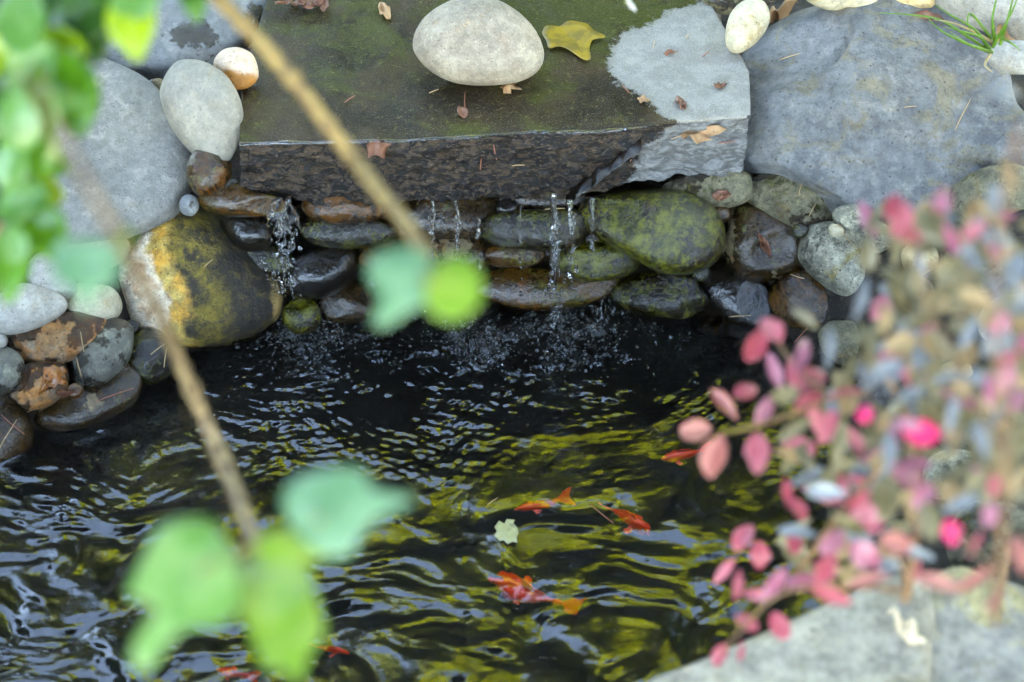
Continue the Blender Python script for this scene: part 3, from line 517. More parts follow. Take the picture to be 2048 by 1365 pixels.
H += mid * patch * (0.0011 * perlin(wx * 75, wy * 120, 14) + 0.0018 * perlin(wx * 34, wy * 60, 15))
b = NB("pond_water"); v = b.objco(0); tb = b.attr("churn").outputs["Fac"]
b.set(Base_Color=(1, 1, 1), Roughness=0.0, IOR=1.45, Transmission_Weight=1.0, Specular_IOR_Level=1.0, Normal=b.bump(b.math('ADD', b.math('MULTIPLY', b.noise(b.scalev(v, (1, 1.5, 1)), 130, 2, 0.5), 0.05), b.math('MULTIPLY', b.math('MULTIPLY', b.noise(b.scalev(v, (1, 1.2, 1)), 95, 2, 0.55), tb), 0.45)), 1.0, 0.006))
WATERMAT = b.m
bpy.context.view_layer.update()
TV = []; TF = []
for o_ in ROCKS:                                            # water climbs a little where it touches a stone
    zs = [c_[2] for c_ in o_.bound_box]
    if o_.location.z + min(zs) > 0.01: continue
    k0 = len(TV); TV += [o_.matrix_world @ v_.co for v_ in o_.data.vertices]; TF += [tuple(i_ + k0 for i_ in p_.vertices) for p_ in o_.data.polygons]
bvh = BVHTree.FromPolygons(TV, TF); Hf = H.ravel()
for i_, (xx, yy, zz) in enumerate(zip(X.ravel().tolist(), Y.ravel().tolist(), Hf.tolist())):
    if yy < -0.42 and xx < 0.5 or yy > 0.14: continue
    r_ = bvh.find_nearest((xx, yy, 0.0), 0.016)
    if r_[3] is not None: Hf[i_] = zz * min(1.0, 0.3 + r_[3] / 0.016) + 0.0032 * math.exp(-r_[3] / 0.0042)
wme = npmesh("water", np.stack([X, Y, Hf.reshape(X.shape)], -1).reshape(-1, 3), gridfaces(*X.shape))
at = wme.attributes.new("churn", 'FLOAT', 'POINT'); at.data.foreach_set("value", np.clip(turb + 0.35 * mid * patch, 0, 1).astype(np.float32).ravel())
water = struct(link("water", wme, b.m))

b = NB("falling_water"); b.set(Base_Color=(1, 1, 1), Roughness=0.02, IOR=1.36, Transmission_Weight=1.0); FALL = b.m

def blob(V, F, p, rx, rz, seg=10, rings=7, seed=0.0):
    o = len(V)
    for j in range(rings + 1):
        la = -math.pi / 2 + math.pi * j / rings
        for i in range(seg):
            ph = 2 * math.pi * i / seg; q = Vector((math.cos(la) * math.cos(ph), math.cos(la) * math.sin(ph), math.sin(la)))
            f = 1 + 0.35 * mnoise.noise(q * 1.6 + Vector((seed, seed, seed)))
            V.append(p + Vector((q.x * rx * f, q.y * rx * f, q.z * rz * f)))
    for j in range(rings):
        for i in range(seg):
            i2 = (i + 1) % seg; F.append((o + j * seg + i, o + j * seg + i2, o + (j + 1) * seg + i2, o + (j + 1) * seg + i))
def strand(V, F, p0, p1, r0, r1, seed, n=46, seg=8, beads=1.0):
    o = len(V)
    for j in range(n):
        t = j / (n - 1); p = p0.lerp(p1, t); z = t * (p0 - p1).length
        rad = (r0 + (r1 - r0) * t) * (0.75 + beads * 0.75 * mnoise.noise(Vector((z * 75, seed, 0))))
        rad = max(rad, 0.0006) * (0.2 if j in (0, n - 1) else 1)
        off = Vector((mnoise.noise(Vector((z * 22, seed, 3))), mnoise.noise(Vector((z * 22, seed, 7))), 0)) * 0.006 * min(1, t * 4)
        for i in range(seg):
            a = 2 * math.pi * i / seg + t * 5; e = 1 + 0.5 * math.cos(2 * a + z * 60 + seed)
            V.append(p + off + Vector((math.cos(a) * rad * e, math.sin(a) * rad * e, 0)))
    for j in range(n - 1):
        for i in range(seg):
            i2 = (i + 1) % seg; F.append((o + j * seg + i, o + j * seg + i2, o + (j + 1) * seg + i2, o + (j + 1) * seg + i))
STREAMS = "thin streams of water falling from the ledge"
def stream(label, px, top, bot, y0, wpx, n_str, drops, solid=0.55, spread=1.0, thick=1.0):
    y0 -= 0.03; rnd = random.Random(label); V = []; F = []
    base = at_y(px, bot, y0); c = at_y(px, (top + bot) / 2, y0); w = wpx / 2048 * KX * 3.95
    for s in range(n_str):
        x = px + rnd.uniform(-0.5, 0.5) * wpx; p0 = at_y(x, top - 4, y0 + 0.006)
        x1 = px + rnd.uniform(-0.5, 0.5) * wpx * spread; p1 = at_y(x1, top + (bot - top) * rnd.uniform(solid * 0.6, solid), y0 - 0.01)
        strand(V, F, p0, p1, thick * rnd.uniform(0.0028, 0.0046), rnd.uniform(0.0014, 0.0028), rnd.uniform(0, 99))
    for k in range(drops):
        t = rnd.uniform(0.12, 1.0); x = px + rnd.gauss(0, 0.28) * wpx * (1 + (spread - 1) * t)
        p = at_y(x, top + (bot - top) * t, y0 - rnd.uniform(0, 0.02)); r = rnd.uniform(0.0014, 0.0036)
        blob(V, F, p, r, r * rnd.uniform(1.3, 3.2), seed=rnd.uniform(0, 50))
    o = link("water_stream", mesh("water_stream", [p - c for p in V], F), FALL, None, c); return tag(o, label, "water stream", STREAMS)
stream("thick stream of water falling at the ledge's left end", 566, 402, 600, 0.008, 26, 3, 150, 0.42, 3.0, 2.0)
stream("tall stream of water right of the middle, nearly solid to the pond", 1110, 392, 655, 0.004, 16, 5, 60, 0.75, 1.9)
stream("shorter stream right of the tall one, under the splintered ridge", 1143, 404, 560, 0.0, 14, 3, 24, 0.6, 1.3)
stream("thin beaded drip left of the middle of the ledge", 914, 405, 570, 0.002, 8, 2, 20, 0.4, 1.2)
stream("slanting drip behind the ivy twig", 864, 406, 560, 0.004, 12, 2, 18, 0.45, 1.4)
stream("short drip at the right under the mossy stone's top", 1186, 400, 500, 0.004, 6, 1, 8, 0.5, 1.0)
stream("sparse drops falling below the dark grey pebble", 1040, 415, 590, 0.0, 8, 1, 9, 0.3, 1.0)
stream("sparse drops falling just right of the yellow green ivy leaf", 957, 440, 560, 0.0, 6, 1, 9, 0.3, 1.0)
# splash droplets and bubbles: nobody could count them
V = []; F = []; rnd = random.Random(5)
for (p, a, sg) in IMP:
    for k in range(int(330 * a)):
        r = abs(rnd.gauss(0, sg * 0.55)); an = rnd.uniform(0, 6.28); s = rnd.uniform(0.0005, 0.0016)
        q = p + Vector((r * math.cos(an), r * math.sin(an), 0.003 + abs(rnd.gauss(0, 0.022)) * math.exp(-r / 0.06)))
        blob(V, F, q, s, s * rnd.uniform(1.0, 3.0), 8, 5, rnd.uniform(0, 50))
tag_s = struct(link("splash_droplets", mesh("splash_droplets", V, F), FALL), 'stuff')
def surf_h(px, py):
    i = int((px - x[0]) / 0.0024); j = int((py - y[0]) / 0.0024)
    return float(H[i, j]) if 0 <= i < H.shape[0] and 0 <= j < H.shape[1] else 0.0
V = []; F = []
for (p, a, sg) in IMP:
    for k in range(int(230 * a)):
        r = abs(rnd.gauss(0, sg * 0.36)); an = rnd.uniform(0, 6.28); qx = p.x + r * math.cos(an); qy = p.y + r * math.sin(an) - 0.02
        s = 0.0010 + 0.0028 * rnd.random() ** 4; o = len(V); hz = surf_h(qx, qy)
        for j in range(5):
            la = math.pi / 2 * j / 4
            for i in range(12):
                V.append(Vector((qx + s * math.cos(la) * math.cos(i / 12 * 6.2832), qy + s * math.cos(la) * math.sin(i / 12 * 6.2832), hz + s * 0.8 * math.sin(la))))
        for j in range(4):
            for i in range(12):
                i2 = (i + 1) % 12; F.append((o + j * 12 + i, o + j * 12 + i2, o + (j + 1) * 12 + i2, o + (j + 1) * 12 + i))
b = NB("bubble_skin"); g = b.node("ShaderNodeBsdfGlossy"); g.inputs["Roughness"].default_value = 0.03
tr = b.node("ShaderNodeBsdfTransparent"); fr_ = b.node("ShaderNodeFresnel"); fr_.inputs[0].default_value = 1.4; mx = b.node("ShaderNodeMixShader")
b.l.new(b.math('MULTIPLY', fr_.outputs[0], 1.6, True), mx.inputs[0]); b.l.new(tr.outputs[0], mx.inputs[1]); b.l.new(g.outputs[0], mx.inputs[2]); df = b.node("ShaderNodeBsdfTranslucent"); df.inputs[0].default_value = (0.85, 0.88, 0.9, 1); m2 = b.node("ShaderNodeMixShader"); m2.inputs[0].default_value = 0.35
b.l.new(mx.outputs[0], m2.inputs[1]); b.l.new(df.outputs[0], m2.inputs[2]); b.l.new(m2.outputs[0], b.out.inputs[0])
struct(link("foam_bubbles", mesh("foam_bubbles", V, F), b.m), 'stuff')

# ------------------------------------------------------------------ goldfish
def fish_mat(name, c1, c2):
    b = NB(name); v = b.objco()
    c = b.mix(b.step(b.noise(v, 40, 3), 0.4, 0.62), c1, c2); b.set(Base_Color=c, Roughness=0.35, Normal=b.bump(b.voro(v, 420), 0.3, 0.002)); return b.m
FO = fish_mat("orange_scales", (0.82, 0.035, 0.003), (0.85, 0.05, 0.004)); FR = fish_mat("red_scales", (0.7, 0.03, 0.012), (0.85, 0.07, 0.012)); FD = fish_mat("red_and_black_scales", (0.75, 0.04, 0.006), (0.85, 0.10, 0.008))
b = NB("fish_eye"); b.set(Base_Color=(0.01, 0.01, 0.01), Roughness=0.1); EYE = b.m
def goldfish(label, head, tail, depth, mat):
    h = at_z(*head, -depth); t = at_z(*tail, -depth); L = (h - t).length; rz = math.atan2(h.y - t.y, h.x - t.x)
    e = empty("goldfish", t.lerp(h, 0.55)); e.rotation_euler = (0, 0, rz); tag(e, label, "goldfish", "goldfish in the pond")
    V = []; F = []; n, sg = 20, 16
    for i in range(n):
        s = i / (n - 1); xx = (0.45 - s * 0.8) * L
        hh = L * 0.17 * max(0.02, math.sin(math.pi * min(1, 0.04 + s * 0.93)) ** 0.7) * (1 - 0.35 * s); ww = hh * 0.82
        bend = 0.05 * L * math.sin(s * 3.2) * s
        for k in range(sg):
            a = 2 * math.pi * k / sg; V.append((xx, math.cos(a) * ww + bend, math.sin(a) * hh))
    for i in range(n - 1):
        for k in range(sg):
            k2 = (k + 1) % sg; F.append((i * sg + k, i * sg + k2, (i + 1) * sg + k2, (i + 1) * sg + k))
    F.append(tuple(range(sg))); F.append(tuple((n - 1) * sg + k for k in range(sg - 1, -1, -1)))
    link("body", mesh("body", V, F), mat, e)
    def fin(name, pts, th=0.0008, off=0.0, rot=None):
        vs = [Vector(p) * L for p in pts]; m = len(vs); A = [p + Vector((0, th, 0)) for p in vs] + [p - Vector((0, th, 0)) for p in vs]
        fs = [tuple(range(m)), tuple(range(2 * m - 1, m - 1, -1))] + [(i, (i + 1) % m, m + (i + 1) % m, m + i) for i in range(m)]
        o = link(name, mesh(name, A, fs, False), mat, e)
        if rot: o.rotation_euler = rot
    by = 0.05 * math.sin(3.2)
    fin("tail_fin", [(-0.33, 0.0, 0.03), (-0.45, 0.02, 0.14), (-0.60, 0.03, 0.2), (-0.52, 0.02, 0.03), (-0.6, 0.03, -0.14), (-0.45, 0.02, -0.1), (-0.33, 0.0, -0.03)], rot=(R(35), 0, 0))
    fin("dorsal_fin", [(0.15, 0, 0.14), (0.08, 0.01, 0.24), (-0.1, 0.015, 0.2), (-0.22, 0.01, 0.09), (0, 0, 0.1)])
    for s in (-1, 1):
        fin("pectoral_fin", [(0.22, 0.08 * s, -0.06), (0.15, 0.2 * s, -0.09), (0.06, 0.2 * s, -0.1), (0.13, 0.08 * s, -0.06)], th=0.0006)
        Ve = []; Fe = []; blob(Ve, Fe, Vector((0.37 * L, 0.065 * L * s, 0.03 * L)), 0.018 * L, 0.018 * L, 10, 6); link("eye", mesh("eye", Ve, Fe), EYE, e)
    return e
goldfish("bright orange red goldfish pointing down to the right", (1302, 1084), (1206, 1030), 0.055, FO)
goldfish("red and orange goldfish half hidden by ripples above the floating leaf", (1030, 1046), (1140, 1016), 0.06, FD)
goldfish("largest orange goldfish, deeper and blurred in the lower middle", (980, 1190), (1160, 1248), 0.085, FO)
goldfish("red goldfish showing a sliver beside the pink shrub", (1322, 930), (1420, 908), 0.03, FR)
goldfish("orange goldfish beside the bottom tip of the yellow green ivy leaf", (700, 1322), (620, 1302), 0.03, FO)
goldfish("red goldfish cut by the bottom edge", (436, 1352), (520, 1372), 0.03, FR)

# ------------------------------------------------------------------ leaves
def leaf_mat(name, c1, c2, gloss=0.35, trans=0.35, veins=True, sc=1.0):
    b = NB(name); v = b.objco(); n = b.noise(v, 35 * sc, 5, 0.6)
    c = b.mix(b.step(n, 0.38, 0.62), c1, c2)
    c = b.mix(b.math('MULTIPLY', b.step(b.noise(v, 260, 3), 0.6, 0.7), 0.3), c, b.mix(1.0, c, (0.5, 0.45, 0.4), 'MULTIPLY'))
    b.set(Base_Color=c, Roughness=gloss, Normal=b.bump(b.noise(v, 120, 3), 0.25, 0.003))
    t = b.node("ShaderNodeBsdfTranslucent"); b.put(t.inputs[0], c); mx = b.node("ShaderNodeMixShader"); mx.inputs[0].default_value = trans
    b.l.new(b.bsdf.outputs[0], mx.inputs[1]); b.l.new(t.outputs[0], mx.inputs[2]); b.l.new(mx.outputs[0], b.out.inputs[0]); return b.m
OVAL = [(0, 0), (0.16, 0.14), (0.34, 0.36), (0.46, 0.5), (0.36, 0.72), (0.16, 0.92)]
def outline_full(half): return [(yy, xx) for yy, xx in half] + [(0.0, 1.0)] + [(-yy, xx) for yy, xx in half[:0:-1]]
SH = {}
SH['oval'] = outline_full([(0, 0), (0.20, 0.08), (0.38, 0.25), (0.47, 0.48), (0.40, 0.72), (0.22, 0.92)])
SH['narrow'] = outline_full([(0, 0), (0.13, 0.14), (0.27, 0.34), (0.32, 0.52), (0.25, 0.76), (0.12, 0.93)])
SH['round'] = outline_full([(0, 0.04), (0.28, 0.0), (0.5, 0.22), (0.54, 0.5), (0.42, 0.78), (0.2, 0.95)])
SH['ivy'] = outline_full([(0, 0.12), (0.22, 0.0), (0.42, 0.08), (0.66, 0.22), (0.48, 0.38), (0.34, 0.52), (0.24, 0.76), (0.10, 0.94)])
SH['ivy3'] = outline_full([(0, 0.05), (0.26, 0.0), (0.46, 0.16), (0.52, 0.36), (0.62, 0.58), (0.38, 0.58), (0.22, 0.74), (0.09, 0.95)])
SH['ragged'] = [(0.1, 0.0), (0.32, 0.12), (0.42, 0.02), (0.5, 0.3), (0.36, 0.45), (0.5, 0.62), (0.3, 0.9), (0.12, 0.82), (-0.05, 1.0), (-0.3, 0.86), (-0.28, 0.7), (-0.5, 0.62), (-0.42, 0.4), (-0.5, 0.2), (-0.25, 0.16), (-0.1, 0.04)]
SH['maple'] = outline_full([(0, 0.0), (0.3, 0.02), (0.26, 0.18), (0.55, 0.3), (0.36, 0.42), (0.44, 0.68), (0.2, 0.6), (0.14, 0.85)])
def leaf_mesh(shape, L, Wd, cup=0.12, bend=0.15, wave=0.0, seed=0.0):
    pts = SH[shape]; P = np.array(pts, float)
    if shape not in ('maple', 'ragged'): P = smooth_outline(pts)[::3]
    P = P * (1 + 0.13 * np.array([[mnoise.noise(Vector((p_[0] * 2.5 + L * 900, p_[1] * 2.5, Wd * 700)))] * 2 for p_ in P]))
    V = []; F = []; m = len(P); K = 5; cx, cyy = 0.0, 0.45
    for k in range(K + 1):
        f = k / K
        for (a, t) in P:
            aa = cx + (a - cx) * f; tt = cyy + (t - cyy) * f
            h = cup * abs(aa) - bend * tt * tt + wave * mnoise.noise(Vector((aa * 3 + seed, tt * 3, seed)))
            V.append((aa * Wd, (tt - 0.0) * L, h * L))
    for k in range(K):
        for i in range(m):
            i2 = (i + 1) % m; F.append((k * m + i, k * m + i2, (k + 1) * m + i2, (k + 1) * m + i))
    me = mesh("leaf", V, F)
    bm = bmesh.new(); bm.from_mesh(me); bmesh.ops.remove_doubles(bm, verts=bm.verts, dist=1e-7)
    bmesh.ops.solidify(bm, geom=bm.faces[:], thickness=0.0004); bm.to_mesh(me); bm.free()
    for p_ in me.polygons: p_.use_smooth = True
    return me
def place(o, base, direction, normal):
    yv = direction.normalized(); zv = (normal - yv * normal.dot(yv)).normalized(); xv = yv.cross(zv)
    from mathutils import Matrix
    o.matrix_local = Matrix(((xv.x, yv.x, zv.x, base.x), (xv.y, yv.y, zv.y, base.y), (xv.z, yv.z, zv.z, base.z), (0, 0, 0, 1)))
RX = Vector((1, 0, 0))
def cam_leaf(name, parent, px, py, Lpx, Wpx, ang, depth, mat, shape='oval', tilt=None, rnd=random, cup=0.12, bend=0.15):
    """leaf centred on a point, ang = direction of its tip in the view (deg, 0 right, 90 up)"""
    c = at_d(px, py, depth); s = KX / 2048 * depth; L = Lpx * s; Wd = Wpx * s
    dr = RX * math.cos(R(ang)) + UP * math.sin(R(ang)); nrm = -FW
    tx, ty = tilt if tilt else (rnd.uniform(-28, 28), rnd.uniform(-12, 40))
    nrm = (nrm + RX * math.tan(R(tx)) * 0.6 + UP * math.tan(R(ty)) * 0.6).normalized()
    dr = (dr - nrm * dr.dot(nrm) * 0.7).normalized()
    base = c - dr * L * 0.5
    me = leaf_mesh(shape, L, Wd, cup, bend); me.materials.append(mat)
    o = bpy.data.objects.new(name, me); COL.objects.link(o)
    if parent is not None: o.parent = parent; base = base - parent.location
    place(o, base, dr, nrm); return o
def outline_leaf(name, parent, pts, depth, mat, tilt):
    q = smooth_outline(pts)[::3]; c2 = q.mean(0); rq = np.hypot(*(q - c2).T); q = c2 + (q - c2) * ((rq / rq.mean()) ** 0.4)[:, None]; P = at_d(*c2, depth); n = (-FW + RX * math.tan(R(tilt[0])) + UP * math.tan(R(tilt[1]))).normalized()
    a = (RX - n * RX.dot(n)).normalized(); bb = n.cross(a); W3 = [at_plane(x, y, P, n) - P for x, y in q]; sz = max(w.length for w in W3); V = []; F = []; K_ = 6; m = len(q)
    for k in range(K_ + 1):
        f = k / K_
        for w in W3:
            p = w * f; V.append(p + n * (sz * (0.10 * abs(p.dot(a)) / sz - 0.12 * (p.length / sz) ** 2 + 0.05 * mnoise.noise(p / sz * 2.2 + Vector((c2[0], 0, 0))))))
    for k in range(K_):
        for i in range(m): i2 = (i + 1) % m; F.append((k * m + i, k * m + i2, (k + 1) * m + i2, (k + 1) * m + i))
    me = mesh(name, V, F); bm = bmesh.new(); bm.from_mesh(me); bmesh.ops.remove_doubles(bm, verts=bm.verts, dist=1e-7); bmesh.ops.solidify(bm, geom=bm.faces[:], thickness=0.0004); bm.to_mesh(me); bm.free()
    me.polygons.foreach_set("use_smooth", [True] * len(me.polygons))
    return link(name, me, mat, parent, P - (parent.location if parent else Vector((0, 0, 0))))
def tube(pts, rads, seg=10, bumps=0.0, seed=0.0, sub=8):
    P = []; Rr = []
    for i in range(len(pts) - 1):
        p0 = pts[max(0, i - 1)]; p1 = pts[i]; p2 = pts[i + 1]; p3 = pts[min(len(pts) - 1, i + 2)]
        for t in np.linspace(0, 1, sub, endpoint=False):
            P.append(0.5 * ((2 * p1) + (p2 - p0) * t + (2 * p0 - 5 * p1 + 4 * p2 - p3) * t * t + (3 * p1 - p0 - 3 * p2 + p3) * t ** 3)); Rr.append(rads[i] * (1 - t) + rads[i + 1] * t)
    P.append(pts[-1]); Rr.append(rads[-1]); V = []; F = []
    for i, p in enumerate(P):
        d = (P[min(i + 1, len(P) - 1)] - P[max(i - 1, 0)]).normalized(); a = d.cross(Vector((0.3, 0.2, 1))).normalized(); c = d.cross(a)
        r = Rr[i] * (1 + bumps * mnoise.noise(Vector((i * 0.45, seed, 0))))
        for k in range(seg): V.append(p + a * (r * math.cos(2 * math.pi * k / seg)) + c * (r * math.sin(2 * math.pi * k / seg)))
    for i in range(len(P) - 1):
        for k in range(seg):
            k2 = (k + 1) % seg; F.append((i * seg + k, i * seg + k2, (i + 1) * seg + k2, (i + 1) * seg + k))
    F.append(tuple(range(seg))); F.append(tuple((len(P) - 1) * seg + k for k in range(seg)))
    return V, F
def px_tube(name, parent, pts, mat, bumps=0.25, seed=0.0, pname=None):
    """pts: (px, py, depth, half width px)"""
    W3 = [at_d(a, b_, d) for a, b_, d, _ in pts]; rs = [r * KX / 2048 * d for _, _, d, r in pts]
    V, F = tube(W3, rs, 10, bumps, seed); off = parent.location if parent else Vector((0, 0, 0))
    return link(name, mesh(name, [p - off for p in V], F), mat, parent)
def bark(name, c1, c2):
    b = NB(name); v = b.objco(); c = b.mix(b.step(b.noise(v, 60, 5), 0.4, 0.6), c1, c2); b.set(Base_Color=c, Roughness=0.7, Normal=b.bump(b.noise(v, 150, 4), 0.5, 0.004)); return b.m
TAN = bark("tan_twig", (0.30, 0.20, 0.065), (0.15, 0.09, 0.035)); TWIG = bark("brown_twig", (0.10, 0.065, 0.035), (0.25, 0.18, 0.09)); RTW = bark("shrub_twig", (0.12, 0.06, 0.03), (0.22, 0.12, 0.055)); GTW = bark("green_twig", (0.2, 0.22, 0.05), (0.25, 0.2, 0.08))
IV1 = leaf_mat("blue_green_ivy", (0.10, 0.25, 0.125), (0.18, 0.35, 0.2), 0.35, 0.3); IV2 = leaf_mat("yellow_green_ivy", (0.18, 0.35, 0.03), (0.30, 0.45, 0.08), 0.35, 0.4); IV3 = leaf_mat("mid_green_ivy", (0.13, 0.31, 0.07), (0.23, 0.41, 0.14), 0.35, 0.35)

e = empty("ivy_vine", at_d(510, 1090, 1.9)); tag(e, "ivy vine hanging on the left with leaves over the dark water", "ivy")
px_tube("stem", e, [(60, 140, 1.3, 7), (110, 260, 1.35, 8), (170, 360, 1.42, 9), (240, 480, 1.55, 11), (310, 610, 1.9, 14), (345, 690, 2.2, 14), (375, 760, 2.3, 15), (405, 830, 2.35, 16), (440, 910, 2.35, 17), (470, 980, 2.3, 17), (500, 1060, 2.2, 16), (520, 1100, 2.0, 12)], TWIG, 0.8, 3)
for (pts, d, m, tl) in [([(330, 1060), (400, 1055), (440, 1090), (470, 1150), (472, 1210), (440, 1250), (385, 1265), (340, 1290), (300, 1328), (268, 1312), (274, 1270), (298, 1240), (290, 1212), (252, 1192), (258, 1160), (288, 1110)], 1.6, IV3, (5, 15)),
        ([(486, 1140), (540, 1112), (592, 1118), (622, 1150), (642, 1200), (654, 1262), (622, 1310), (592, 1352), (562, 1334), (530, 1332), (494, 1272), (472, 1200)], 1.62, IV2, (-10, 30)),
        ([(518, 1084), (560, 1058), (602, 1070), (655, 1092), (632, 1122), (580, 1132), (530, 1124)], 1.6, IV2, (10, 25)),
        ([(590, 965), (660, 936), (722, 938), (750, 975), (812, 1000), (772, 1030), (732, 1070), (700, 1108), (650, 1112), (600, 1072), (574, 1020)], 1.6, IV1, (-8, 10)),
        ([(112, 500), (160, 478), (218, 488), (242, 530), (226, 570), (192, 590), (170, 618), (150, 582), (114, 562)], 1.62, IV1, (0, 20)),
        ([(230, 490), (240, 465), (258, 462), (264, 482), (248, 500)], 1.62, IV2, (0, 20))]:
    outline_leaf("leaf", e, pts, d, m, tl)
px_tube("petiole", e, [(515, 1090, 1.97, 8), (470, 1110, 1.75, 7), (400, 1140, 1.52, 6)], GTW); px_tube("petiole", e, [(518, 1095, 1.96, 8), (590, 1060, 1.75, 7), (640, 1040, 1.57, 6)], GTW)
e = empty("ivy_vine", at_d(850, 510, 1.9)); tag(e, "tan ivy twig crossing the ledge, ending in two leaves", "ivy")
px_tube("stem", e, [(400, -50, 2.2, 17), (450, 10, 2.2, 17), (520, 85, 2.2, 16), (590, 165, 2.2, 17), (655, 250, 2.2, 16), (710, 320, 2.2, 17), (760, 385, 2.15, 16), (810, 445, 2.1, 16), (850, 510, 1.95, 16)], TAN, 0.4, 9)
for (pts, d, m, tl) in [([(742, 520), (790, 495), (842, 503), (862, 540), (856, 602), (822, 625), (780, 647), (748, 642), (755, 600), (735, 560)], 1.65, IV1, (0, 15)), ([(870, 530), (910, 510), (947, 525), (967, 565), (956, 612), (910, 638), (863, 622), (850, 580)], 1.65, IV2, (5, 20))]:
    outline_leaf("leaf", e, pts, d, m, tl)
px_tube("petiole", e, [(850, 508, 1.95, 9), (852, 540, 1.75, 8), (855, 570, 1.57, 6)], GTW)

# glossy shrub, top left
G1 = leaf_mat("glossy_green_leaf", (0.055, 0.18, 0.010), (0.10, 0.28, 0.018), 0.14, 0.4); G2 = leaf_mat("bright_green_leaf", (0.26, 0.42, 0.015), (0.36, 0.5, 0.02), 0.2, 0.5); G3 = leaf_mat("pale_green_leaf", (0.09, 0.24, 0.05), (0.15, 0.32, 0.09), 0.18, 0.35); G4 = leaf_mat("dark_green_leaf", (0.022, 0.08, 0.012), (0.04, 0.12, 0.015), 0.2, 0.3)
e = empty("broadleaf_shrub", at_d(0, 620, 1.7)); tag(e, "glossy bright green broadleaf shrub in the top left corner", "shrub")
px_tube("stem", e, [(-60, 640, 2.3, 5), (-10, 480, 2.28, 5), (30, 330, 2.26, 5), (60, 190, 2.25, 5), (90, 60, 2.25, 5), (120, -40, 2.25, 5)], RTW)
px_tube("stem", e, [(30, 330, 2.26, 4), (90, 200, 2.25, 4), (170, 90, 2.25, 4), (250, 20, 2.25, 4), (330, -20, 2.25, 4)], RTW)
rnd = random.Random(11)
for (a, bb, l, w, an, d, m, s) in [(40, 40, 170, 110, 100, 1.5, G3, 'oval'), (165, 30, 150, 110, 200, 1.6, G4, 'oval'), (175, 70, 120, 90, -60, 1.62, G4, 'oval'), (265, 40, 150, 112, -85, 1.5, G2, 'oval'), (270, 0, 90, 100, -80, 1.48, G3, 'oval'), (385, -8, 90, 60, -80, 1.55, G1, 'oval'), (100, 95, 160, 95, 170, 1.58, G2, 'oval'), (60, 130, 130, 100, -140, 1.55, G3, 'oval'), (130, 170, 150, 130, -20, 1.55, G1, 'round'), (150, 215, 110, 90, -70, 1.58, G1, 'oval'), (85, 225, 110, 90, -100, 1.52, G3, 'oval'), (35, 245, 130, 100, -90, 1.5, G3, 'oval'), (60, 300, 130, 110, -40, 1.55, G1, 'round'), (20, 330, 110, 90, -110, 1.52, G3, 'oval'), (75, 370, 110, 80, -30, 1.58, G2, 'oval'), (40, 400, 120, 95, 200, 1.55, G3, 'oval'), (85, 465, 120, 95, -60, 1.55, G1, 'round'), (45, 450, 90, 70, -80, 1.6, G4, 'oval'), (20, 520, 150, 95, -95, 1.5, G1, 'oval'), (30, 490, 90, 60, -80, 1.48, G3, 'oval'), (10, 180, 110, 80, 190, 1.6, G4, 'oval'), (-5, 110, 120, 90, -150, 1.6, G2, 'oval'), (15, 420, 80, 60, 120, 1.62, G4, 'oval'), (110, 330, 60, 50, -20, 1.62, G1, 'oval'), (90, 20, 110, 80, 30, 1.65, G4, 'oval'), (60, 60, 90, 70, 60, 1.65, G4, 'oval'), (35, 200, 90, 75, 60, 1.65, G4, 'round'), (60, 350, 80, 70, 60, 1.68, G4, 'round')]:
    cam_leaf("leaf", e, a, bb, l, w, an, d + 0.55, m, s, None, rnd, 0.18, 0.2)

# pink shrub, right
K = {}
K['pink'] = leaf_mat("pink_leaf", (0.46, 0.10, 0.14), (0.52, 0.16, 0.20), 0.35, 0.35); K['rose'] = leaf_mat("rose_leaf", (0.38, 0.055, 0.085), (0.46, 0.10, 0.13), 0.35, 0.35); K['mauve'] = leaf_mat("mauve_leaf", (0.40, 0.12, 0.18), (0.46, 0.18, 0.25), 0.3, 0.3)
K['hot'] = leaf_mat("hot_pink_petal", (0.85, 0.02, 0.16), (0.9, 0.06, 0.25), 0.5, 0.4); K['olive'] = leaf_mat("olive_leaf", (0.13, 0.11, 0.05), (0.22, 0.185, 0.10), 0.4, 0.25); K['grey'] = leaf_mat("blue_grey_leaf", (0.15, 0.165, 0.18), (0.22, 0.235, 0.26), 0.25, 0.2); K['tan'] = leaf_mat("tan_leaf", (0.32, 0.21, 0.10), (0.38, 0.27, 0.14), 0.45, 0.3); K['salmon'] = leaf_mat("salmon_leaf", (0.45, 0.14, 0.12), (0.5, 0.2, 0.17), 0.35, 0.35)
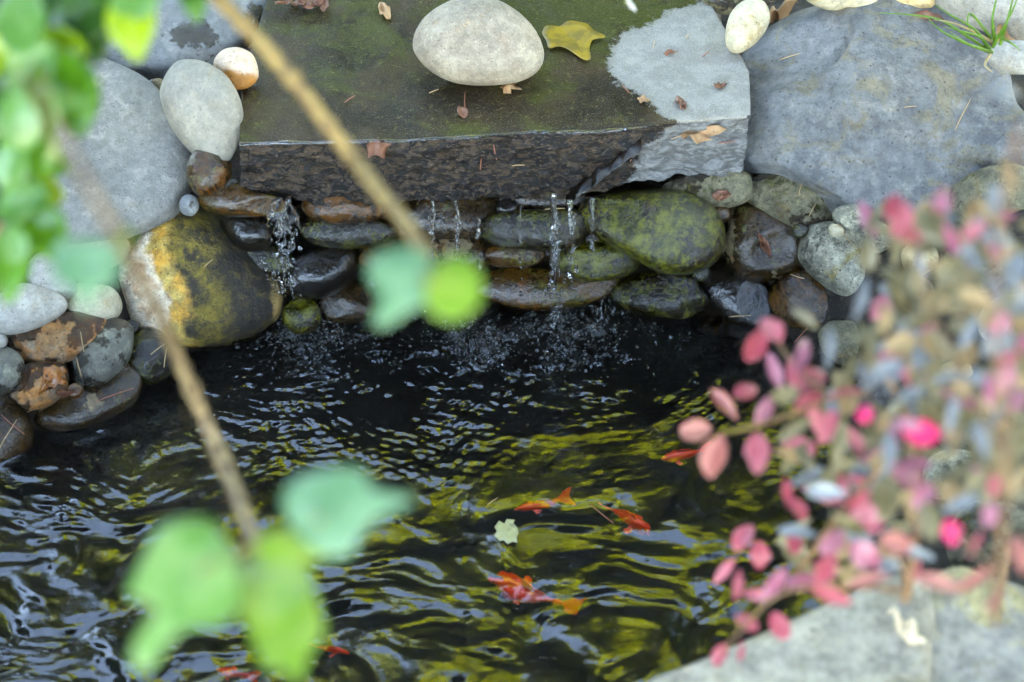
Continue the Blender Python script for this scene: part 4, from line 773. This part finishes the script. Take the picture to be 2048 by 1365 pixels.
low = [(1545, 660, 70, 60, 120, 'pink'), (1510, 690, 90, 62, 60, 'rose'), (1605, 710, 100, 60, 70, 'mauve'), (1620, 760, 90, 70, 40, 'pink'), (1550, 745, 100, 60, 110, 'mauve'), (1660, 695, 110, 55, 80, 'grey'), (1610, 640, 80, 50, 140, 'olive'), (1490, 780, 60, 50, 30, 'rose'), (1445, 810, 105, 62, 130, 'salmon'), (1530, 820, 100, 62, 60, 'mauve'), (1390, 862, 80, 62, 190, 'salmon'), (1430, 912, 105, 70, 250, 'salmon'), (1515, 905, 95, 68, 270, 'pink'), (1570, 790, 70, 50, 200, 'olive'), (1590, 860, 100, 60, 215, 'olive'), (1615, 805, 75, 55, 30, 'rose'), (1655, 850, 80, 55, 240, 'pink'), (1690, 790, 85, 50, 10, 'pink'), (1730, 828, 52, 50, 90, 'hot'), (1680, 880, 120, 65, 260, 'olive'), (1780, 900, 110, 62, 80, 'grey'), (1845, 866, 90, 70, 170, 'hot'), (1820, 850, 60, 40, 160, 'mauve'), (1575, 985, 75, 45, 95, 'rose'), (1600, 1020, 60, 40, 300, 'rose'), (1650, 983, 112, 70, 175, 'grey'), (1595, 1062, 100, 55, 165, 'grey'), (1485, 1075, 75, 52, 60, 'pink'), (1520, 1110, 70, 55, 280, 'rose'), (1450, 1140, 80, 45, 230, 'pink'), (1475, 1170, 75, 42, 260, 'pink'), (1590, 1085, 55, 45, 270, 'rose'), (1665, 1085, 80, 55, 40, 'mauve'), (1730, 1110, 90, 72, 320, 'mauve'), (1700, 1050, 110, 60, 330, 'olive'), (1790, 1085, 80, 62, 340, 'salmon'), (1545, 1170, 110, 60, 50, 'mauve'), (1515, 1190, 80, 50, 180, 'pink'), (1600, 1165, 70, 50, 20, 'mauve'), (1650, 1140, 85, 60, 60, 'rose'), (1660, 1190, 110, 62, 340, 'rose'), (1735, 1165, 120, 56, 15, 'salmon'), (1560, 1252, 75, 55, 300, 'rose'), (1495, 1245, 60, 42, 140, 'rose'), (1440, 1310, 60, 42, 240, 'rose'), (1482, 1305, 55, 25, 260, 'rose'), (1770, 1000, 110, 80, 90, 'olive'), (1760, 990, 60, 45, 340, 'mauve'), (1720, 1000, 60, 40, 220, 'rose'), (1740, 1030, 50, 36, 260, 'pink'), (1690, 930, 80, 50, 200, 'olive')]
up = [(1800, 440, 90, 62, 250, 'pink'), (1785, 415, 60, 50, 60, 'rose'), (1885, 400, 70, 50, 80, 'mauve'), (1820, 470, 60, 50, 0, 'rose'), (1945, 465, 62, 42, 40, 'pink'), (2005, 180, 110, 62, 5, 'grey'), (1990, 400, 80, 55, 80, 'grey'), (2020, 350, 80, 50, 110, 'tan'), (1720, 600, 110, 52, 70, 'grey'), (1735, 680, 110, 60, 100, 'olive'), (1700, 740, 90, 50, 60, 'olive'), (1800, 690, 90, 60, 20, 'tan'), (1780, 740, 80, 55, 200, 'grey'), (1820, 650, 100, 55, 45, 'grey'), (1880, 690, 100, 55, 120, 'olive'), (1940, 665, 100, 55, 60, 'grey'), (1990, 580, 110, 60, 100, 'grey'), (2030, 540, 100, 70, 80, 'grey'), (2000, 690, 80, 60, 30, 'grey'), (1905, 830, 100, 50, 70, 'grey'), (1980, 780, 90, 50, 90, 'mauve'), (2010, 720, 60, 50, 0, 'rose'), (1850, 770, 90, 55, 150, 'olive'), (1820, 790, 80, 50, 20, 'grey'), (1900, 1065, 62, 58, 280, 'hot'), (1985, 970, 55, 42, 260, 'rose'), (1980, 1030, 60, 45, 80, 'mauve'), (1880, 1165, 130, 60, 160, 'salmon'), (1950, 1160, 120, 50, 30, 'salmon'), (1990, 1200, 70, 40, 50, 'pink'), (2040, 1110, 90, 60, 100, 'salmon'), (1950, 1090, 70, 32, 60, 'rose'), (1860, 1040, 100, 70, 90, 'olive'), (1920, 1010, 100, 60, 20, 'grey'), (1960, 880, 110, 62, 100, 'grey'), (2030, 880, 110, 60, 70, 'olive'), (1830, 560, 70, 50, 100, 'olive'), (1900, 540, 90, 60, 40, 'olive'), (1950, 600, 90, 60, 150, 'tan'), (1770, 640, 80, 50, 80, 'tan')]
def shrub(label, loc, stems, leaves, nrand, box, cols, seed, d0):
    rnd = random.Random(seed); e = empty("pink_shrub", loc); tag(e, label, "shrub")
    for s in stems: px_tube("stem", e, [(q0, q1, q2, q3 * 0.75) for q0, q1, q2, q3 in s], RTW, 0.2, rnd.uniform(0, 50))
    allv = [(*l, None) for l in leaves]
    for i in range(nrand):
        a = rnd.uniform(box[0], box[2]); bb = rnd.uniform(box[1], box[3])
        allv.append((a, bb, rnd.uniform(55, 95), rnd.uniform(32, 50), rnd.uniform(0, 360), rnd.choice(cols), 1))
    for (a, bb, l, w, an, c, back) in allv:
        if not back: l, w = l * 0.84, w * 0.78
        d = d0(a, bb) + rnd.uniform(-0.08, 0.08) + (0.15 if back else 0)
        cam_leaf("leaf", e, a, bb, l, w, an, d, K[c], 'oval' if w / l > 0.6 else 'narrow', None, rnd, rnd.uniform(0.05, 0.5), rnd.uniform(-0.1, 0.5))
    return e
dep = lambda a, bb: 2.5 - 0.5 * max(0, (a - 1500) / 548) 
shrub("pink leaved shrub leaning over the water at the lower right", at_d(1815, 1180, 2.1),
      [[(1795, 1120, 3.25, 14), (1812, 1160, 2.9, 13), (1815, 1175, 2.6, 13), (1812, 1190, 2.39, 12)],
       [(1810, 1200, 2.39, 13), (1830, 1080, 2.34, 13), (1838, 980, 2.34, 13), (1835, 890, 2.34, 11), (1800, 800, 2.34, 8), (1740, 700, 2.34, 6)],
       [(1590, 1150, 2.44, 9), (1650, 1070, 2.39, 10), (1700, 1005, 2.36, 11), (1755, 940, 2.34, 11), (1790, 880, 2.34, 10)],
       [(1440, 868, 2.44, 4), (1500, 855, 2.44, 5), (1580, 830, 2.39, 6), (1660, 800, 2.36, 7), (1740, 790, 2.34, 8)],
       [(1545, 665, 2.44, 3), (1580, 720, 2.44, 4), (1630, 770, 2.39, 5), (1680, 800, 2.36, 6)],
       [(1440, 1310, 2.44, 3), (1500, 1240, 2.44, 4), (1560, 1190, 2.44, 5), (1650, 1170, 2.39, 6), (1800, 1180, 2.36, 8)]],
      low, 60, (1580, 700, 1840, 1160), ['olive', 'grey', 'pink', 'olive', 'tan'], 3, dep)
shrub("greyish shrub with olive and pale leaves filling the right edge", at_d(2000, 1000, 1.8),
      [[(2015, 1100, 3.05, 11), (2000, 1190, 2.6, 10), (1992, 1240, 2.1, 9), (1990, 1230, 1.85, 9), (2005, 1050, 1.8, 10), (2010, 850, 1.78, 10), (1990, 650, 1.78, 8), (2000, 450, 1.78, 7), (2040, 250, 1.75, 7)],
       [(2005, 900, 1.8, 7), (1930, 760, 1.85, 6), (1860, 620, 1.9, 5), (1810, 450, 1.9, 4)],
       [(1990, 1150, 1.85, 7), (1930, 1080, 1.88, 6), (1900, 1060, 1.9, 4)]],
      up, 190, (1730, 430, 2070, 1010), ['olive', 'olive', 'grey', 'tan', 'olive', 'olive', 'tan', 'mauve', 'olive'], 8, dep)

# ------------------------------------------------------------------ litter: leaves, needles, grass
DL = leaf_mat("dry_orange_leaf", (0.38, 0.2, 0.09), (0.46, 0.27, 0.13), 0.55, 0.2); YL = leaf_mat("yellow_wet_leaf", (0.30, 0.19, 0.006), (0.15, 0.10, 0.010), 0.5, 0.1); DO = leaf_mat("wet_orange_leaf", (0.34, 0.12, 0.03), (0.2, 0.07, 0.02), 0.25, 0.1); RL = leaf_mat("red_brown_leaf", (0.13, 0.045, 0.025), (0.2, 0.08, 0.04), 0.4, 0.2); PL = leaf_mat("pale_floating_leaf", (0.36, 0.34, 0.15), (0.44, 0.41, 0.22), 0.4, 0.2); WLF = leaf_mat("bleached_leaf", (0.62, 0.5, 0.34), (0.7, 0.58, 0.42), 0.5, 0.2)
DGS = bpy.context.evaluated_depsgraph_get
bpy.context.view_layer.update()
def hit(px, py):
    d = ray(px, py).normalized(); best = None; bt = 1e9
    for o in ROCKS + [ground]:
        mi = o.matrix_world.inverted(); ok, loc, nr, _ = o.ray_cast(mi @ CAM, mi.to_3x3() @ d)
        if ok:
            p = o.matrix_world @ loc; t = (p - CAM).length
            if t < bt: bt = t; best = (p, (o.matrix_world.to_3x3() @ nr).normalized())
    return best
def ground_leaf(label, px, py, Lpx, Wpx, ang, mat, shape='oval', group=None, on=None, name="fallen_leaf", wave=0.12, lift=0.004, bend=0.0):
    h = hit(px, py) if on is None else (at_z(px, py, on), Vector((0, 0, 1)))
    p, n = h; s = KX / 2048 * (p - CAM).length
    if n.dot(CAM - p) < 0: n = -n
    dr = RX * math.cos(R(ang)) + UP * math.sin(R(ang)) * 1.0; dr = (dr - n * dr.dot(n)).normalized()
    fs = lambda w: max(0.45, math.sqrt(max(0.0, 1 - (w.dot((CAM - p).normalized())) ** 2)))
    L = Lpx * s * 1.1 / fs(dr); me = leaf_mesh(shape, L, Wpx * s * 1.15 / fs(n.cross(dr)), 0.1, bend, wave, px * 0.01); me.materials.append(mat)
    o = bpy.data.objects.new(name, me); COL.objects.link(o); place(o, p + n * lift - dr * L * 0.45, dr, n); return tag(o, label, "leaf", group)
ground_leaf("yellow heart shaped wet leaf on the ledge right of the pale pebble", 1145, 85, 88, 78, -75, YL, 'ivy3', wave=0.02, lift=0.002)
ground_leaf("dry orange curled leaf on the ledge's right front edge", 1402, 270, 80, 40, 5, DL, 'maple', lift=0.006, wave=0.3)
ground_leaf("small orange leaf just below the pale pebble", 1020, 180, 36, 22, -30, DL, 'maple', wave=0.3)
ground_leaf("small tan leaf at the top, left of the pale pebble", 768, 25, 34, 20, -80, DL, 'oval', wave=0.2)
ground_leaf("tiny orange leaf scrap at the dry patch's wet edge", 1286, 204, 24, 12, 10, DL, 'oval', wave=0.3)
ground_leaf("dark red leaf scrap on the dry patch", 1340, 110, 28, 11, 0, RL, 'narrow', wave=0.3)
ground_leaf("red brown crumpled leaf scrap near the ledge's right edge", 1440, 175, 22, 18, 60, RL, 'maple', wave=0.3)
ground_leaf("dark red leaf scrap above the dry orange curled leaf", 1362, 212, 24, 18, 100, RL, 'oval', wave=0.3)
ground_leaf("dull red sunken leaf in the film of water on the ledge", 924, 228, 24, 18, -80, RL, 'oval', wave=0.1)
ground_leaf("wet brown leaf stuck on the ledge's front face", 755, 298, 40, 36, -60, RL, 'ivy3', wave=0.15)
ground_leaf("red dead leaf on the round brown grey stone", 1528, 490, 50, 22, 120, RL, 'narrow', wave=0.3)
ground_leaf("red brown leaf on the olive stone under the ledge's corner", 1440, 392, 36, 20, 10, RL, 'oval', wave=0.3)
ground_leaf("orange leaf piece on the cream and rust stone", 106, 754, 46, 40, 20, DO, 'ragged', wave=0.25, lift=0.002)
ground_leaf("dark red crumpled leaf on the long flat wet stone", 133, 786, 26, 20, 10, RL, 'maple', wave=0.4)
ground_leaf("curled dry leaf beside the cream pebble", 1560, 38, 70, 20, 240, DL, 'narrow', wave=0.4, lift=0.008)
ground_leaf("orange triangular leaf in the grass tuft", 2010, 72, 50, 40, 80, DL, 'ivy3', wave=0.2, lift=0.01)
ground_leaf("grey brown flat leaf on top of the huge boulder", 1868, 42, 66, 22, 170, RL, 'narrow', wave=0.2, lift=0.006)
ground_leaf("bleached curled leaf on the pale flat near stone", 1812, 1275, 85, 36, 115, WLF, 'narrow', wave=0.4, lift=0.012)
ground_leaf("pale yellow ragged leaf floating on the water", 1015, 1070, 46, 44, 200, PL, 'ragged', on=0.004, wave=0.05, name="floating_leaf")
# reddish wet cluster at the top of the ledge
rnd = random.Random(2); e = empty("seed_cluster", hit(612, 16)[0]); tag(e, "dark red wet seed cluster at the top of the ledge", "seed cluster")
for k in range(14):
    me = leaf_mesh('oval', 0.022, 0.016, 0.25, 0.3, 0.2, k); me.materials.append(RL); o = bpy.data.objects.new("bract", me); COL.objects.link(o); o.parent = e
    an = rnd.uniform(0, 6.28); place(o, Vector((rnd.gauss(0, 0.014), rnd.gauss(0, 0.007), 0.004 + rnd.random() * 0.006)), Vector((math.cos(an), math.sin(an), rnd.uniform(0.0, 0.6))), Vector((rnd.uniform(-.4, .4), rnd.uniform(-.4, .4), 1)))
# needles
b = NB("dry_needle"); b.set(Base_Color=(0.42, 0.27, 0.13), Roughness=0.5); ND = b.m
b = NB("red_needle"); b.set(Base_Color=(0.28, 0.09, 0.05), Roughness=0.5); NR = b.m
nm_ = []
for i, m in enumerate((ND, NR, ND)):
    pts = [Vector((-0.5 + 0.25 * j, 0.02 * math.sin(j * (0.6 + 0.3 * i)), 0)) for j in range(5)]; V, F = tube(pts, [0.018, 0.024, 0.024, 0.02, 0.012], 6); me = mesh("needle", V, F); me.materials.append(m); nm_.append(me)
rnd = random.Random(21)
spots = [(1308, 92, 30, 85), (1412, 110, 26, 60), (1375, 75, 22, 80), (1268, 305, 40, 70), (1040, 332, 34, 10), (962, 322, 44, 70), (990, 300, 40, 100), (1365, 268, 50, 5), (1445, 288, 60, 10), (1925, 230, 80, 62), (1820, 215, 26, 8), (1580, 115, 44, 12), (1600, 380, 26, 80), (1625, 420, 30, 62), (160, 735, 40, 95), (165, 690, 60, 110), (230, 790, 80, 20), (15, 870, 70, 60), (25, 850, 60, 140), (315, 700, 36, 40), (330, 715, 40, 80), (60, 823, 60, 20), (417, 528, 26, 45), (1595, 555, 30, 150), (1480, 632, 44, 10), (1610, 665, 60, 25), (1700, 480, 40, 0), (1204, 1030, 70, 118), (985, 1005, 30, 60), (700, 200, 30, 60), (868, 185, 24, 50), (930, 205, 60, 90), (1110, 420, 40, 3), (1252, 180, 34, 110), (1228, 205, 26, 40), (1600, 112, 30, 10), (1500, 60, 26, 120), (1480, 120, 30, 60), (1330, 30, 20, 5), (1290, 44, 22, 10), (585, 360, 26, 30), (690, 330, 22, 80), (840, 340, 30, 100), (1160, 320, 26, 60), (1420, 215, 20, 30), (250, 640, 40, 30), (440, 480, 26, 70), (1390, 480, 26, 140), (1500, 520, 24, 40), (1760, 120, 26, 20), (1700, 260, 22, 130), (1450, 245, 24, 100), (1640, 600, 40, 30), (1555, 530, 40, 60)]
for i, (a, bb, l, an) in enumerate(spots[:34]):
    h = hit(a, bb)
    if bb > 900: h = (at_z(a, bb, 0.004), Vector((0, 0, 1)))
    p, n = h; s = KX / 2048 * (p - CAM).length
    if n.dot(CAM - p) < 0: n = -n
    o = bpy.data.objects.new("needle", nm_[rnd.randrange(3)]); COL.objects.link(o)
    dr = RX * math.cos(R(an)) + UP * math.sin(R(an)); dr = (dr - n * dr.dot(n)).normalized(); yv = n.cross(dr)
    from mathutils import Matrix
    Lw = l * s; sec = 0.0008 / 0.024
    o.matrix_local = Matrix(((dr.x * Lw, yv.x * 0.035, n.x * 0.035, p.x + n.x * .002), (dr.y * Lw, yv.y * 0.035, n.y * 0.035, p.y + n.y * .002), (dr.z * Lw, yv.z * 0.035, n.z * 0.035, p.z + n.z * .002), (0, 0, 0, 1)))
    tag(o, "thin dry conifer needle lying on a stone or the water", "needle", "dry needles scattered about")
# grass
GR = leaf_mat("grass_blade", (0.10, 0.22, 0.02), (0.16, 0.3, 0.04), 0.4, 0.35); GY_ = leaf_mat("straw_blade", (0.4, 0.3, 0.14), (0.5, 0.38, 0.2), 0.5, 0.3)
base = at_z(1975, 100, 0.40)
e = empty("grass_tuft", base); tag(e, "green grass tuft growing in the upper right corner", "grass tuft")
for (pts, m) in [([(1975, 100), (1930, 70), (1880, 40), (1820, 30), (1760, 26)], GR), ([(1978, 100), (1950, 60), (1900, 30), (1870, 10)], GR), ([(1980, 100), (1960, 75), (1920, 62), (1890, 55)], GR), ([(1990, 90), (1985, 40), (1992, 0), (1996, -40)], GR), ([(2000, 90), (2015, 40), (2025, 0), (2030, -30)], GR), ([(1985, 95), (2010, 50), (2030, 10), (2040, -20)], GR), ([(1985, 85), (1940, 60), (1900, 45), (1870, 40)], GY_), ([(1980, 110), (1970, 130), (1985, 145)], GY_), ([(1990, 70), (2020, 85), (2040, 100)], GR), ([(1985, 80), (1945, 30), (1935, 40), (1940, 60)], GR), ([(1978, 104), (1925, 84), (1880, 60), (1850, 30)], GR), ([(1984, 104), (1940, 90), (1900, 64)], GR)]:
    V = []; F = []; n = len(pts); Lf = 0.03
    P3 = []
    for i, (a, bb) in enumerate(pts):
        t = i / (n - 1); P3.append(at_z(a, bb, base.z + 0.06 + 0.07 * math.sin(t * 2.2)))
    vv, ff = tube([p - base for p in P3], [0.0030 * (1 - 0.8 * i / (n - 1)) for i in range(n)], 6); link("blade", mesh("blade", vv, ff), m, e)
# white flower sprig at the top
FL = leaf_mat("white_petal", (0.7, 0.68, 0.66), (0.75, 0.72, 0.72), 0.5, 0.3)
e = empty("flower_sprig", at_d(1256, 0, 3.0)); tag(e, "little white flower sprig hanging at the top edge", "flower"); rnd = random.Random(4)
px_tube("stem", e, [(1262, -120, 2.95, 3), (1258, -40, 3.0, 3), (1252, 10, 3.0, 2)], GTW)
for k in range(12): cam_leaf("petal", e, 1255 + rnd.gauss(0, 9), rnd.uniform(-45, 20), 26, 11, -90 + rnd.uniform(-50, 50), 3.0 + rnd.uniform(-.02, .02), FL if k % 4 else GR, 'narrow', None, rnd)

# ------------------------------------------------------------------ trees and hedges around the pond (seen in the water); some unseen, added for shade and fill
TL = leaf_mat("tree_leaf", (0.32, 0.42, 0.004), (0.58, 0.66, 0.012), 0.4, 0.55, sc=0.02); TD = leaf_mat("dark_tree_leaf", (0.03, 0.06, 0.012), (0.06, 0.10, 0.015), 0.4, 0.35, sc=0.02); BK = bark("tree_bark", (0.05, 0.035, 0.02), (0.1, 0.07, 0.045))
def leaves_np(centres, sizes, rs, per, leaf, off=(0, 0, 0)):
    n = len(centres) * per; C = np.repeat(centres, per, 0) + rs.normal(0, 1, (n, 3)) * np.repeat(sizes, per)[:, None] * 0.5
    a = rs.normal(0, 1, (n, 3)); a /= np.linalg.norm(a, axis=1)[:, None]; q = rs.normal(0, 1, (n, 3)); q -= a * (q * a).sum(1)[:, None]; q /= np.linalg.norm(q, axis=1)[:, None]
    L = (leaf * rs.uniform(0.6, 1.3, n))[:, None]; W_ = L * 0.38
    V = np.stack([C - a * L, C + q * W_ - a * L * .1, C + a * L, C - q * W_ - a * L * .1], 1).reshape(-1, 3)
    Cw = C + np.array(off); bad = (np.abs(Cw[:, 0]) < 1.6) & (Cw[:, 1] > -4.2) & (Cw[:, 1] < 1.5) & (Cw[:, 2] < 4.2)   # no branch hangs into the view
    V = V.reshape(-1, 4, 3)[~bad].reshape(-1, 3); return V, np.arange(len(V)).reshape(-1, 4)
def tree(label, x0, y0, h, cr, cz, mat, seed, nclump=260, per=40, leaf=0.07, name="garden_tree"):
    rs = np.random.RandomState(seed); e = empty(name, (x0, y0, 0.2)); tag(e, label, "tree", "trees beyond the pond")
    V, F = tube([Vector((0, 0, -0.3)), Vector((0.1, 0, h * 0.35)), Vector((0.0, 0.1, h * 0.7)), Vector((0.1, 0, h * 0.95))], [0.2, 0.15, 0.09, 0.03], 10, 0.2, seed)
    for k in range(12):
        an = rs.uniform(0, 6.28); z0 = h * rs.uniform(0.35, 0.8); ln = cr * rs.uniform(0.6, 1.0); o = len(V)
        v2, f2 = tube([Vector((0, 0.05, z0)), Vector((math.cos(an) * ln * .5, math.sin(an) * ln * .5, z0 + ln * .3)), Vector((math.cos(an) * ln, math.sin(an) * ln, z0 + ln * .5))], [0.06, 0.04, 0.012], 7)
        V += v2; F += [tuple(i + o for i in f) for f in f2]
    link("trunk", mesh("trunk", V, F), BK, e)
    u = rs.normal(0, 1, (nclump, 3)); u /= np.linalg.norm(u, axis=1)[:, None]; r = rs.uniform(0.25, 1, nclump) ** 0.5
    cen = u * r[:, None] * np.array([cr, cr, cr * 1.15]) * (1 + 0.25 * np.sin(u[:, :1] * 5 + seed)) + np.array([0, 0, cz])
    V, F = leaves_np(cen, rs.uniform(0.2, 0.5, nclump), rs, per, leaf, (x0, y0, 0.2)); link("crown", npmesh("crown", V, F, False), mat, e)
tree("sunlit yellow green tree beyond the pond, mirrored in the water", 0.0, 8.4, 12.0, 3.5, 8.2, TL, 1, 760, 52, 0.11)
tree("tall leafy tree reaching over the ledge, mirrored in the water", 2.2, 6.0, 11.5, 3.2, 7.2, TL, 9, 760, 52, 0.10)
tree("second yellow green tree to the right, mirrored beside the shrub", 6.4, 6.8, 10.0, 3.4, 6.0, TL, 2, 600, 55, 0.11)
tree("dark tree to the left beyond the pond", -2.9, 6.8, 9.0, 2.6, 5.6, TD, 3, 300, 46, 0.11)
tree("low dark tree behind the ledge", 0.7, 5.2, 5.4, 2.3, 3.3, TD, 4, 560, 50, 0.08)
def hedge(label, x0, x1, y0, y1, h, seed):
    rs = np.random.RandomState(seed); e = empty("hedge", ((x0 + x1) / 2, (y0 + y1) / 2, 0.2)); tag(e, label, "hedge")
    nx, ny = 30, 30; V = []; F = []
    cx, cyy = (x0 + x1) / 2, (y0 + y1) / 2; hx, hy = (x1 - x0) / 2, (y1 - y0) / 2
    n = 64; rings = 20
    for j in range(rings + 1):
        t = j / rings; z = -0.4 + (h + 0.2) * min(1, t * 1.15); f = 1 if t < 0.87 else max(0.0, 1 - (t - 0.87) / 0.13)
        for i in range(n):
            a = 2 * math.pi * i / n; ca, sa = math.cos(a), math.sin(a); g = 1 / max(abs(ca), abs(sa))
            p = Vector((ca * g * hx * f, sa * g * hy * f, z)); p *= 1; w = 0.12 * fbm(p * 1.5, 2); V.append(p + Vector((w * ca, w * sa, w * 0.6)))
    for j in range(rings):
        for i in range(n):
            i2 = (i + 1) % n; F.append((j * n + i, j * n + i2, (j + 1) * n + i2, (j + 1) * n + i))
    link("solid_core", mesh("solid_core", V, F), TD, e)  # solid core, keeps sun from leaking through the leaves
    m = 3500; A = rs.randint(0, len(V) - n, m); C = np.array([V[a] for a in A]); C += rs.normal(0, 0.1, C.shape)
    Vn, Fn = leaves_np(C, np.full(m, 0.15), rs, 6, 0.06); link("foliage", npmesh("foliage", Vn, Fn, False), TD, e)
hedge("tall dense evergreen hedge added out of view at left to keep sun off the pond", -6.4, -5.0, -7.5, 3.0, 7.8, 5)  # unseen hedge, added to block the sun over the pond
tree("spreading tree added unseen behind the viewer to block sky light", 0.2, -4.4, 13.5, 5.3, 9.2, TD, 7, 2900, 50, 0.16)  # unseen canopy, added to cut the sky light from behind and above
b = NB("cream_render"); v = b.objco(0); b.set(Base_Color=b.mix(b.noise(v, 2.0, 6, 0.6), (0.62, 0.52, 0.38), (0.70, 0.60, 0.45)), Roughness=0.9); CRM = b.m
b = NB("roof_tiles"); b.set(Base_Color=(0.16, 0.09, 0.06), Roughness=0.8); RF = b.m
b = NB("window_glass"); b.set(Base_Color=(0.02, 0.025, 0.03), Roughness=0.05); GLS = b.m
def boxv(c, h): return [Vector((c[0] + sx * h[0], c[1] + sy * h[1], c[2] + sz * h[2])) for sx in (-1, 1) for sy in (-1, 1) for sz in (-1, 1)], [(0, 1, 3, 2), (4, 6, 7, 5), (0, 4, 5, 1), (2, 3, 7, 6), (0, 2, 6, 4), (1, 5, 7, 3)]
hs = empty("fill_house", (9.0, -2.5, 0)); tag(hs, "unseen cream building added at right to bounce warm sunlight", "fill_house")  # added outside the view; its sunlit wall throws warm fill on the stones
vv, ff = boxv((0, 0, 2.6), (2.4, 5.0, 3.0)); link("wall", mesh("wall", vv, ff, False), CRM, hs)
vv = [Vector(p) for p in ((-2.8, -5.4, 5.6), (-2.8, 5.4, 5.6), (2.8, -5.4, 5.6), (2.8, 5.4, 5.6), (0, -5.4, 7.2), (0, 5.4, 7.2))]; link("roof", mesh("roof", vv, [(0, 4, 5, 1), (2, 3, 5, 4), (0, 2, 4), (1, 5, 3), (0, 1, 3, 2)], False), RF, hs)
for yy in (-3.2, 0.0, 3.2):
    vv, ff = boxv((-2.42, yy, 3.6), (0.05, 0.5, 0.65)); link("window", mesh("window", vv, ff, False), GLS, hs)
hedge("dark hedge running behind the trees", -9, 9, 10.5, 11.5, 3.0, 6)
